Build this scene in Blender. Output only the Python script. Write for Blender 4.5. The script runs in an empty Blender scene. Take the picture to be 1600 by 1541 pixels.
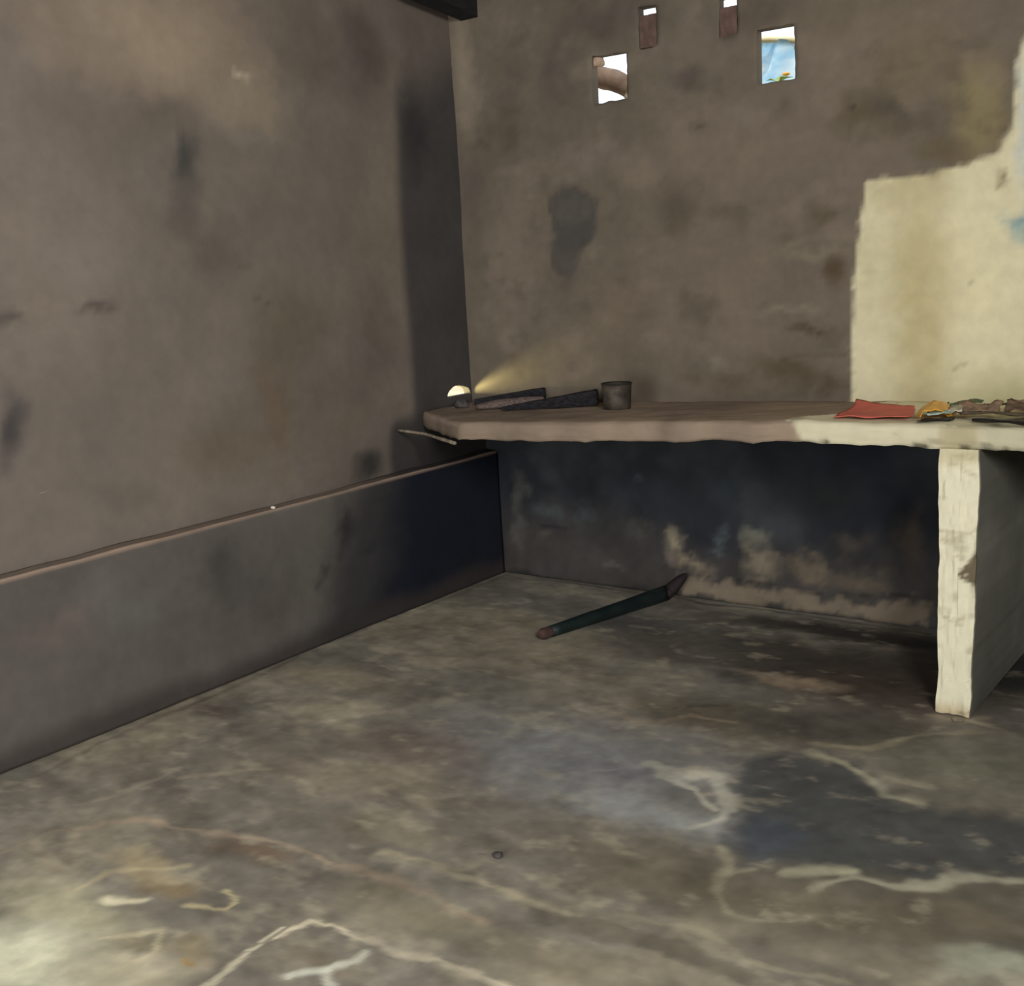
import bpy, bmesh, math, random
import numpy as np
from mathutils import Vector, Matrix

C = bpy.context.scene
COL = C.collection
random.seed(7)

# ---------------------------------------------------------------- camera
cam_d = bpy.data.cameras.new('camera')
cam = bpy.data.objects.new('camera', cam_d)
COL.objects.link(cam)
C.camera = cam
YAW, PITCH, ROLL = 0.64072, 0.19037, -0.05630
cam.location = (2.99539, -3.93415, 1.3)
fw = Vector((-math.sin(YAW) * math.cos(PITCH), math.cos(YAW) * math.cos(PITCH), -math.sin(PITCH)))
rt = Vector((math.cos(YAW), math.sin(YAW), 0))
up = rt.cross(fw)
r2 = rt * math.cos(ROLL) + up * math.sin(ROLL)
u2 = -rt * math.sin(ROLL) + up * math.cos(ROLL)
M = Matrix((r2, u2, -fw)).transposed()
cam.rotation_euler = M.to_euler()
cam_d.sensor_fit = 'HORIZONTAL'
cam_d.sensor_width = 36
cam_d.lens = 1838.05493 / 1600 * 36
cam_d.clip_start = 0.02

# ---------------------------------------------------------------- sky, sun, daylight, exposure
w = bpy.data.worlds.new('sky')
C.world = w
w.use_nodes = True
bg = w.node_tree.nodes['Background']
bg.inputs[0].default_value = (0.80, 0.90, 1.0, 1)
bg.inputs[1].default_value = 1.3
C.view_settings.view_transform = 'Standard'
C.view_settings.look = 'None'
C.view_settings.gamma = 1
C.view_settings.use_curve_mapping = False
C.view_settings.exposure = 0.42


def light(name, kind, loc, target, energy, color, size=None, size_y=None, angle=None, spread=None):
    d = bpy.data.lights.new(name, kind)
    d.energy = energy
    d.color = color
    if kind == 'AREA':
        d.shape = 'RECTANGLE'
        d.size = size
        d.size_y = size_y
        if spread: d.spread = math.radians(spread)
    if angle is not None: d.angle = math.radians(angle)
    o = bpy.data.objects.new(name, d)
    COL.objects.link(o)
    o.location = loc
    o.rotation_euler = (Vector(target) - Vector(loc)).to_track_quat('-Z', 'Y').to_euler()
    return o


# sunlight outdoors (the roof keeps it out of the room)
light('sun', 'SUN', (0, -4, 8), (0.8, 0, 0), 3.0, (1, 0.95, 0.85), angle=1)
# daylight that comes in by the doorway behind the camera
light('doorway_daylight', 'AREA', (1.55, -6.62, 1.08), (1.55, 0, 1.0), 88, (1.0, 0.985, 0.95), 1.5, 2.0)
# daylight by an unseen right-wall window, set high to add overhead light
light('added_side_window_light', 'AREA', (4.32, -4.3, 2.25), (0.6, -2.2, 0.6), 130, (1.0, 0.98, 0.95), 1.3, 1.0)
# sunlight thrown up from the ground outside through the small hole at the shelf
light('hole_daylight', 'AREA', (-0.32, -0.265, 0.745), (0.10, -0.10, 0.83), 9.0, (1.0, 0.90, 0.42), 0.12, 0.10)

# ---------------------------------------------------------------- helpers


def lin(*c):
    c = np.array(c, float) / 255.0
    return np.where(c <= 0.04045, c / 12.92, ((c + 0.055) / 1.055) ** 2.4)


def link(name, me, mat=None, parent=None):
    o = bpy.data.objects.new(name, me)
    COL.objects.link(o)
    if mat: me.materials.append(mat)
    if parent: o.parent = parent
    return o


def tag(o, label, cat, group=None):
    o['label'] = label
    o['category'] = cat
    if group: o['group'] = group
    return o


def struct(o):
    o['kind'] = 'structure'
    return o


def thing(name, label, cat, loc=(0, 0, 0), group=None):
    o = bpy.data.objects.new(name, None)
    o.empty_display_size = 0.05
    COL.objects.link(o)
    o.location = loc
    return tag(o, label, cat, group)


def hash2(ix, iy, seed):
    n = (ix.astype(np.int64) * 374761393 + iy.astype(np.int64) * 668265263 + seed * 1442695041) & 0x7fffffff
    n = ((n ^ (n >> 13)) * 1274126177) & 0x7fffffff
    n = n ^ (n >> 16)
    return (n & 0xffff) / 65535.0


def vnoise(x, y, seed=0):
    ix, iy = np.floor(x), np.floor(y)
    fx, fy = x - ix, y - iy
    fx = fx * fx * (3 - 2 * fx)
    fy = fy * fy * (3 - 2 * fy)
    a = hash2(ix, iy, seed); b = hash2(ix + 1, iy, seed)
    c = hash2(ix, iy + 1, seed); d = hash2(ix + 1, iy + 1, seed)
    return (a * (1 - fx) + b * fx) * (1 - fy) + (c * (1 - fx) + d * fx) * fy


def fbm(x, y, scale, seed=0, octaves=4):
    """fractal noise, about -1..1"""
    t = 0; amp = 1; tot = 0
    for k in range(octaves):
        t = t + amp * (vnoise(x * scale + 17.3 * k, y * scale - 9.1 * k, seed + k) * 2 - 1)
        tot += amp
        amp *= 0.55
        scale *= 2.07
    return t / tot * 1.5


def sstep(a, b, x):
    t = np.clip((x - a) / (b - a), 0, 1)
    return t * t * (3 - 2 * t)


def seg_dist(u, v, a, b):
    ax, ay = a; bx, by = b
    dx, dy = bx - ax, by - ay
    L = dx * dx + dy * dy + 1e-12
    t = np.clip(((u - ax) * dx + (v - ay) * dy) / L, 0, 1)
    return np.hypot(u - ax - t * dx, v - ay - t * dy)


class Paint:
    """stains, dirt, paint and painted-in light and shade of one surface, worked out on its own plane (u, v in metres)"""

    def __init__(s, u, v, base, seed=0, warp=0.03, wscale=9.0):
        s.seed = seed
        s.u0, s.v0 = u, v
        s.u = u + warp * fbm(u, v, wscale, seed + 50) + warp * 0.4 * fbm(u, v, wscale * 4, seed + 51)
        s.v = v + warp * fbm(u, v, wscale, seed + 60) + warp * 0.4 * fbm(u, v, wscale * 4, seed + 61)
        s.ul = u + 0.016 * fbm(u, v, 7, seed + 52, 2) + 0.004 * fbm(u, v, 40, seed + 53, 2)
        s.vl = v + 0.016 * fbm(u, v, 7, seed + 54, 2) + 0.004 * fbm(u, v, 40, seed + 55, 2)
        s.c = np.empty(u.shape + (3,))
        s.c[:] = base

    def mix(s, m, col, k=1.0):
        m = np.clip(m * k, 0, 1)[..., None]
        s.c = s.c * (1 - m) + np.asarray(col) * m

    def mul(s, m, f):
        s.c = s.c * (1 + m[..., None] * (np.asarray(f) - 1))

    def blob(s, c, r, col, k=1.0, soft=1.0):
        d = np.hypot((s.u - c[0]) / r[0], (s.v - c[1]) / r[1])
        s.mix(1 - sstep(1 - soft, 1 + 0.25 * soft, d), col, k)

    def line(s, pts, w, col, k=1.0):
        d = None
        for a, b in zip(pts[:-1], pts[1:]):
            e = seg_dist(s.ul, s.vl, a, b)
            d = e if d is None else np.minimum(d, e)
        ww = w * np.maximum(0.35, 0.95 + 0.8 * fbm(s.u0, s.v0, 11, s.seed + 5))
        k = k * (0.75 + 0.35 * fbm(s.u0, s.v0, 6, s.seed + 6, 2))
        s.mix(1 - sstep(0.15, 1.25, d / np.maximum(ww, 1e-4)), col, k)

    def polymask(s, pts, soft):
        d = None
        ins = np.zeros(s.u.shape, bool)
        n = len(pts)
        for i in range(n):
            a, b = pts[i], pts[(i + 1) % n]
            e = seg_dist(s.u, s.v, a, b)
            d = e if d is None else np.minimum(d, e)
            cond = (a[1] > s.v) != (b[1] > s.v)
            den = (b[1] - a[1]) if abs(b[1] - a[1]) > 1e-9 else 1e-9
            ins ^= cond & (s.u < (b[0] - a[0]) * (s.v - a[1]) / den + a[0])
        sd = np.where(ins, -d, d)
        return 1 - sstep(-soft, soft, sd)

    def poly(s, pts, soft, col, k=1.0):
        s.mix(s.polymask(pts, soft), col, k)

    def mottle(s, scale, amp, seed, octaves=4, tint=(1, 1, 1)):
        n = fbm(s.u0, s.v0, scale, s.seed + seed, octaves)
        s.c = s.c * np.maximum(0.05, 1 + n[..., None] * amp * np.asarray(tint))


def colour_attr(me, cols):
    a = me.color_attributes.new('stain_shade', 'FLOAT_COLOR', 'POINT')
    buf = np.ones((len(me.vertices), 4), np.float32)
    buf[:, :3] = np.clip(cols, 0.002, 0.95)
    a.data.foreach_set('color', buf.ravel())


def axis(lo, hi, step, cuts=()):
    n = max(2, int(round((hi - lo) / step)) + 1)
    a = list(np.linspace(lo, hi, n))
    for c in cuts:
        i = int(np.argmin([abs(x - c) for x in a]))
        if 0 < i < len(a) - 1: a[i] = c
    return np.array(sorted(set(np.round(a, 5))))


def panel(name, us, vs, front, back, paint, holes=(), mat=None, parent=None, flip=False):
    """solid slab: a dense front surface and a back surface, with rectangular holes through it.
    front/back(u, v) -> xyz arrays; paint(u, v) -> colours"""
    U, V = np.meshgrid(us, vs, indexing='ij')
    nu, nv = U.shape
    Pf = np.stack(front(U, V), -1).reshape(-1, 3)
    Pb = np.stack(back(U, V), -1).reshape(-1, 3)
    cols = paint(U, V).reshape(-1, 3)
    N = nu * nv
    keep = np.ones((nu - 1, nv - 1), bool)
    cu = (us[:-1] + us[1:]) / 2
    cv = (vs[:-1] + vs[1:]) / 2
    for h in holes:
        if callable(h):
            gu, gv = np.meshgrid(cu, cv, indexing='ij')
            keep &= ~h(gu, gv)
        else:
            u0, u1, v0, v1 = h
            keep &= ~(((cu > u0) & (cu < u1))[:, None] & ((cv > v0) & (cv < v1))[None, :])
    I, J = np.nonzero(keep)
    idx = np.arange(N).reshape(nu, nv)
    f = np.stack([idx[I, J], idx[I + 1, J], idx[I + 1, J + 1], idx[I, J + 1]], -1)
    faces = [f, f[:, ::-1] + N]
    pad = np.zeros((nu + 1, nv + 1), bool)
    pad[1:-1, 1:-1] = keep
    sides = []
    for (di, dj, a, b) in ((-1, 0, (0, 0), (0, 1)), (1, 0, (1, 1), (1, 0)), (0, -1, (1, 0), (0, 0)), (0, 1, (0, 1), (1, 1))):
        nb = pad[I + 1 + di, J + 1 + dj]
        i, j = I[~nb], J[~nb]
        p = idx[i + a[0], j + a[1]]
        q = idx[i + b[0], j + b[1]]
        sides.append(np.stack([p, q, q + N, p + N], -1))
    faces += sides
    F = np.concatenate(faces)
    if flip: F = F[:, ::-1]
    me = bpy.data.meshes.new(name)
    verts = np.concatenate([Pf, Pb])
    me.vertices.add(len(verts)); me.vertices.foreach_set('co', verts.astype(np.float32).ravel())
    me.loops.add(F.size); me.loops.foreach_set('vertex_index', F.astype(np.int32).ravel())
    me.polygons.add(len(F))
    me.polygons.foreach_set('loop_start', np.arange(0, F.size, 4, dtype=np.int32))
    me.polygons.foreach_set('loop_total', np.full(len(F), 4, np.int32))
    me.update(calc_edges=True)
    me.validate()
    colour_attr(me, np.concatenate([cols, cols]))
    sm = np.zeros(len(me.polygons), bool); sm[:len(f)] = True
    me.polygons.foreach_set('use_smooth', sm)
    bm = bmesh.new(); bm.from_mesh(me)
    lone = [v for v in bm.verts if not v.link_faces]
    bmesh.ops.delete(bm, geom=lone, context='VERTS')
    bmesh.ops.recalc_face_normals(bm, faces=bm.faces)
    bm.to_mesh(me); bm.free()
    return link(name, me, mat, parent)


# ---------------------------------------------------------------- materials


def mat_stain_shade(name, rough=0.85, grain=0.16, scale=70, bump=0.25, dist=0.004, spec=0.3):
    m = bpy.data.materials.new(name); m.use_nodes = True
    nt = m.node_tree; n = nt.nodes; L = nt.links
    b = n['Principled BSDF']
    at = n.new('ShaderNodeAttribute'); at.attribute_name = 'stain_shade'
    tc = n.new('ShaderNodeTexCoord')
    nz = n.new('ShaderNodeTexNoise'); nz.inputs['Scale'].default_value = scale; nz.inputs['Detail'].default_value = 6
    L.new(tc.outputs['Object'], nz.inputs['Vector'])
    mr = n.new('ShaderNodeMapRange')
    mr.inputs['From Min'].default_value = 0.3; mr.inputs['From Max'].default_value = 0.7
    mr.inputs['To Min'].default_value = 1 - grain; mr.inputs['To Max'].default_value = 1 + grain
    L.new(nz.outputs['Fac'], mr.inputs['Value'])
    mx = n.new('ShaderNodeVectorMath'); mx.operation = 'MULTIPLY'
    L.new(at.outputs['Color'], mx.inputs[0]); L.new(mr.outputs['Result'], mx.inputs[1])
    L.new(mx.outputs['Vector'], b.inputs['Base Color'])
    b.inputs['Roughness'].default_value = rough
    b.inputs['Specular IOR Level'].default_value = spec
    bp = n.new('ShaderNodeBump'); bp.inputs['Strength'].default_value = bump; bp.inputs['Distance'].default_value = dist
    nb = n.new('ShaderNodeTexNoise'); nb.inputs['Scale'].default_value = scale * 0.6; nb.inputs['Detail'].default_value = 8
    L.new(tc.outputs['Object'], nb.inputs['Vector'])
    L.new(nb.outputs['Fac'], bp.inputs['Height']); L.new(bp.outputs['Normal'], b.inputs['Normal'])
    return m


def mat_noise(name, c1, c2, scale=20, rough=0.7, metal=0.0, bump=0.2, stretch=(1, 1, 1), spec=0.3, trans=0.0):
    m = bpy.data.materials.new(name); m.use_nodes = True
    nt = m.node_tree; n = nt.nodes; L = nt.links
    b = n['Principled BSDF']
    tc = n.new('ShaderNodeTexCoord'); mp = n.new('ShaderNodeMapping'); mp.inputs['Scale'].default_value = stretch
    nz = n.new('ShaderNodeTexNoise'); nz.inputs['Scale'].default_value = scale; nz.inputs['Detail'].default_value = 5
    L.new(tc.outputs['Object'], mp.inputs['Vector']); L.new(mp.outputs['Vector'], nz.inputs['Vector'])
    cr = n.new('ShaderNodeValToRGB')
    cr.color_ramp.elements[0].position = 0.35; cr.color_ramp.elements[1].position = 0.65
    cr.color_ramp.elements[0].color = (*c1, 1); cr.color_ramp.elements[1].color = (*c2, 1)
    L.new(nz.outputs['Fac'], cr.inputs['Fac']); L.new(cr.outputs['Color'], b.inputs['Base Color'])
    b.inputs['Roughness'].default_value = rough; b.inputs['Metallic'].default_value = metal
    b.inputs['Specular IOR Level'].default_value = spec
    if trans: b.inputs['Transmission Weight'].default_value = trans
    bp = n.new('ShaderNodeBump'); bp.inputs['Strength'].default_value = bump; bp.inputs['Distance'].default_value = 0.004
    L.new(nz.outputs['Fac'], bp.inputs['Height']); L.new(bp.outputs['Normal'], b.inputs['Normal'])
    return m


M_wall = mat_stain_shade('wall_plaster', 0.9, 0.06, 24, 0.12, 0.004, 0.15)
M_floor = mat_stain_shade('floor_cement', 0.58, 0.10, 22, 0.15, 0.003, 0.4)
M_paint = mat_stain_shade('limewash', 0.85, 0.04, 30, 0.25, 0.004, 0.2)
M_char = mat_noise('charred_wood', lin(16, 16, 20), lin(40, 38, 42), 30, 0.85, 0, 0.8, (1, 4, 4))
M_ash = mat_noise('ash_grey_wood', lin(120, 104, 98), lin(84, 72, 68), 40, 0.95, 0, 0.6, (1, 4, 4))
M_lump = mat_noise('ash_lump', lin(52, 49, 50), lin(92, 86, 82), 60, 0.95, 0, 0.6)
M_tin = mat_noise('sooty_tin', lin(54, 49, 43), lin(84, 77, 68), 26, 0.6, 0.25, 0.3)
M_tin_rim = mat_noise('sooty_tin_rim', lin(40, 37, 34), lin(62, 57, 50), 40, 0.6, 0.3, 0.2)
M_beam = mat_noise('sooty_timber', lin(26, 25, 28), lin(38, 36, 38), 12, 0.9, 0, 0.5, (6, 1, 6))
M_brick = mat_noise('red_brick', lin(106, 84, 74), lin(86, 70, 62), 25, 0.9, 0, 0.6)
M_pipe = mat_noise('dark_green_pole', lin(16, 26, 27), lin(28, 40, 38), 20, 0.55, 0, 0.2)
M_tip = mat_noise('reddish_tip', lin(78, 58, 52), lin(58, 42, 40), 40, 0.8, 0, 0.3)
M_brush = mat_noise('dark_maroon_end', lin(30, 24, 26), lin(44, 33, 34), 30, 0.8, 0, 0.4)
M_twig = mat_noise('pale_twig', lin(150, 138, 120), lin(108, 98, 84), 40, 0.9, 0, 0.4)
M_red = mat_noise('red_sheet', lin(212, 104, 88), lin(192, 96, 82), 14, 0.6, 0, 0.15)
M_yellow = mat_noise('yellow_wrapper', lin(236, 184, 84), lin(214, 152, 56), 22, 0.45, 0, 0.2)
M_teal = mat_noise('pale_teal_label', lin(176, 196, 182), lin(140, 166, 154), 40, 0.5, 0, 0.1)
M_black = mat_noise('plain_black', lin(20, 20, 20), lin(36, 36, 34), 20, 0.45, 0, 0.2)
M_brown = mat_noise('brown_scrap', lin(128, 104, 84), lin(84, 66, 54), 30, 0.85, 0, 0.4)
M_pinkbrown = mat_noise('pinkish_scrap', lin(168, 142, 120), lin(128, 104, 88), 30, 0.85, 0, 0.4)
M_white = mat_noise('white_scrap', lin(200, 194, 172), lin(168, 162, 142), 30, 0.8, 0, 0.3)
M_leaf = mat_noise('dull_green_leaf', lin(86, 104, 66), lin(60, 80, 50), 30, 0.6, 0, 0.3)
M_stick = mat_noise('dark_stick', lin(62, 54, 42), lin(90, 78, 62), 30, 0.9, 0, 0.5, (1, 5, 5))
M_stone = mat_noise('dark_stone', lin(54, 52, 52), lin(76, 72, 68), 60, 0.9, 0, 0.5)
M_chip = mat_noise('white_chip', lin(226, 220, 208), lin(200, 194, 182), 60, 0.8, 0, 0.3)
M_ceil = mat_noise('sooty_ceiling', lin(84, 76, 68), lin(66, 60, 54), 6, 0.95, 0, 0.3)
M_shell = mat_noise('plain_plaster', lin(140, 130, 116), lin(116, 106, 94), 5, 0.95, 0, 0.3)
M_earth = mat_noise('pale_earth', lin(190, 170, 138), lin(160, 142, 112), 3, 0.95, 0, 0.3)
M_tarp = mat_noise('blue_plastic_sheet', lin(170, 212, 236), lin(232, 243, 248), 5, 0.5, 0, 0.1, (1, 1, 2.5))
M_bamboo = mat_noise('bamboo', lin(206, 196, 160), lin(176, 164, 128), 10, 0.6, 0, 0.2)
M_bark = mat_noise('branch_bark', lin(118, 98, 84), lin(90, 74, 63), 14, 0.9, 0, 0.6)
M_pale = mat_noise('sunlit_white_wall', lin(240, 236, 226), lin(226, 220, 208), 4, 0.9, 0, 0.1)
M_orange = mat_noise('orange_flower', lin(230, 150, 60), lin(222, 190, 90), 20, 0.7, 0, 0.1)
M_greenl = mat_noise('bright_leaf', lin(168, 184, 104), lin(130, 158, 84), 20, 0.6, 0, 0.1)
M_tan = mat_noise('broken_mortar', lin(196, 172, 150), lin(160, 138, 118), 40, 0.95, 0, 0.6)

# ---------------------------------------------------------------- the room
XL, YB = -0.06, -0.08            # face of the upper left wall, face of the back wall above the shelf
LEDGE = 0.533                    # top of the plinth along the left wall
TOP = 3.45

# ---- floor


def floor_paint(u, v):
    P = Paint(u, v, lin(104, 100, 91), 3, 0.035, 7)
    n = fbm(u, v, 1.6, 11)
    P.mix(sstep(0.0, 0.8, n), lin(132, 124, 104), 0.6)
    P.mix(sstep(0.1, 0.9, -n), lin(86, 80, 72), 0.6)
    n2 = fbm(u * 0.7 + v * 0.3, v * 1.5, 5, 12)
    P.mix(sstep(0.15, 0.9, n2), lin(150, 141, 120), 0.45)
    P.mix(sstep(0.2, 0.9, -n2), lin(74, 70, 64), 0.5)
    n3 = fbm(u * 0.55 + v * 0.2, v, 13, 13, 5)
    P.mix(sstep(0.25, 0.8, n3), lin(138, 131, 114), 0.4)
    P.mix(sstep(0.25, 0.8, -n3), lin(78, 73, 67), 0.4)
    # damp, dark and pale areas, with counter shade and door glare painted in
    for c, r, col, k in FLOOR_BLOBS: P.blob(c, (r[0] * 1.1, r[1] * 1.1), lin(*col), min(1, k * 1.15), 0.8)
    for pts, col, k, soft in FLOOR_POLYS: P.poly(pts, soft, lin(*col), k)
    for pts, wd, col, k in FLOOR_LINES: P.line(pts, wd, lin(*col), k)
    n4 = fbm(u * 0.6, v, 20, 14, 5)
    P.mix(sstep(0.3, 0.9, n4), lin(150, 142, 122), 0.35)
    P.mottle(9, 0.20, 20)
    P.mottle(26, 0.14, 21, 3)
    return P.c * GAIN_FLOOR


GAIN_FLOOR = 1.9
GAIN_WALL = 1.42
GAIN_LEFT = 1.25
GAIN_LOW = 1.5
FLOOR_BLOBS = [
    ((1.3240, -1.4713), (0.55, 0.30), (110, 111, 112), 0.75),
    ((2.1863, -0.2923), (0.32, 0.36), (30, 29, 28), 0.95),  # shade under the counter, painted dark into the floor colour
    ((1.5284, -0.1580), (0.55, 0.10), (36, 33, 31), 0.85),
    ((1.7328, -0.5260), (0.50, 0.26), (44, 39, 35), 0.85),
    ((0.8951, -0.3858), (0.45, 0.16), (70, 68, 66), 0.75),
    ((0.4346, -0.2881), (0.30, 0.12), (94, 91, 87), 0.6),
    ((1.6004, -1.0684), (0.30, 0.10), (72, 67, 58), 0.7),
    ((2.2600, -1.6928), (0.65, 0.34), (74, 71, 61), 0.7),
    ((1.8324, -0.9435), (0.5, 0.14), (62, 59, 52), 0.7),
    ((1.9435, -1.9384), (0.5, 0.16), (92, 86, 75), 0.5),
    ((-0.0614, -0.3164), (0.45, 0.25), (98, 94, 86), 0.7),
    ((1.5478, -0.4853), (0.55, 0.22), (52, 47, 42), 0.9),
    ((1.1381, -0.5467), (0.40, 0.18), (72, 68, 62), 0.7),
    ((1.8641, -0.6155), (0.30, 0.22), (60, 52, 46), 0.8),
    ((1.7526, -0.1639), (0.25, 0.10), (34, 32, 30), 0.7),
    ((1.4779, -1.0244), (0.40, 0.12), (84, 78, 66), 0.6),
    ((1.5869, -0.6791), (0.20, 0.05), (122, 108, 90), 0.75),
    ((1.4264, -0.7495), (0.10, 0.05), (60, 57, 54), 0.7),
    ((2.1764, -1.0469), (0.28, 0.12), (92, 91, 77), 0.7),
    ((1.4564, -1.4911), (0.22, 0.07), (92, 92, 94), 0.8),
    ((1.6332, -1.6643), (0.28, 0.10), (128, 130, 128), 0.8),
    ((1.3318, -1.6054), (0.3, 0.16), (104, 104, 104), 0.6),
    ((0.9261, -1.6413), (0.25, 0.16), (98, 88, 80), 0.7),
    ((0.2614, -1.3192), (0.28, 0.10), (122, 114, 96), 0.7),
    ((0.1458, -1.7348), (0.12, 0.06), (80, 72, 66), 0.7),
    ((0.7622, -1.9230), (0.30, 0.10), (118, 109, 96), 0.6),
    ((1.0893, -2.0708), (0.12, 0.06), (90, 84, 72), 0.6),
    ((0.9676, -2.2865), (0.12, 0.05), (96, 80, 64), 0.6),
    ((1.2197, -2.0332), (0.14, 0.06), (118, 112, 96), 0.6),
    ((0.7970, -2.6768), (0.24, 0.10), (150, 146, 122), 0.75),
    ((0.9040, -2.8331), (0.24, 0.12), (172, 172, 150), 0.85),  # glare of the door light, painted in as a pale patch
    ((0.8296, -2.4692), (0.16, 0.05), (144, 132, 104), 0.65),
    ((1.1003, -2.7643), (0.20, 0.07), (158, 152, 130), 0.7),
    ((0.9266, -2.5088), (0.07, 0.04), (108, 96, 74), 0.75),
    ((1.0376, -2.6740), (0.07, 0.04), (104, 98, 80), 0.7),
    ((1.1599, -2.6269), (0.10, 0.05), (112, 104, 82), 0.7),
    ((1.1921, -2.6839), (0.03, 0.02), (130, 108, 66), 0.8),
    ((1.4158, -2.5236), (0.10, 0.04), (100, 93, 80), 0.7),
    ((1.4724, -2.3039), (0.24, 0.08), (110, 104, 86), 0.6),
    ((1.7769, -2.2806), (0.3, 0.1), (104, 98, 82), 0.5),
    ((1.8499, -1.9034), (0.30, 0.10), (82, 78, 65), 0.7),
    ((2.2463, -1.8430), (0.25, 0.08), (86, 80, 66), 0.6),
    ((2.5107, -1.8851), (0.14, 0.06), (136, 138, 122), 0.7),
    ((2.3220, -1.9517), (0.10, 0.04), (112, 108, 94), 0.5),
    ((2.4256, -1.7363), (0.15, 0.06), (92, 84, 70), 0.6),
    ((1.2826, -1.2396), (0.12, 0.06), (94, 90, 88), 0.5),
    ((1.9544, -1.3219), (0.03, 0.015), (100, 102, 98), 0.8),
]
FLOOR_POLYS = [
    ([(1.7126, -1.3035), (1.8239, -1.1487), (1.9683, -1.1621), (2.0750, -1.2542), (2.1674, -1.3222), (2.3006, -1.2734), (2.4221, -1.2525), (2.4932, -1.5108),
      (2.3577, -1.5810), (2.2782, -1.6671), (2.1440, -1.6748), (2.0434, -1.7112), (1.9783, -1.7652), (1.8546, -1.6679), (1.7805, -1.4815)],
     (60, 62, 62), 0.9, 0.045),
    ([(1.8383, -1.5668), (1.9545, -1.5380), (2.0507, -1.6579), (1.9725, -1.7525), (1.8681, -1.6955)], (58, 63, 72), 0.7, 0.06),
    ([(1.5749, -0.9727), (1.7346, -0.8876), (1.8355, -1.0445), (1.6853, -1.1262)], (62, 60, 54), 0.7, 0.03),
    ([(1.9324, -1.0653), (2.1294, -0.8848), (2.3304, -0.8475), (2.3955, -1.1347), (2.1903, -1.2504), (2.0709, -1.1716)], (92, 90, 78), 0.6, 0.03),
    ([(1.6604, -2.1350), (1.8163, -2.0852), (1.9920, -2.0877), (2.1571, -2.0993), (2.1496, -2.1389), (1.9181, -2.1577), (1.7024, -2.1725)], (82, 78, 68), 0.7, 0.012),
]
pale = (164, 160, 138)
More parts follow.
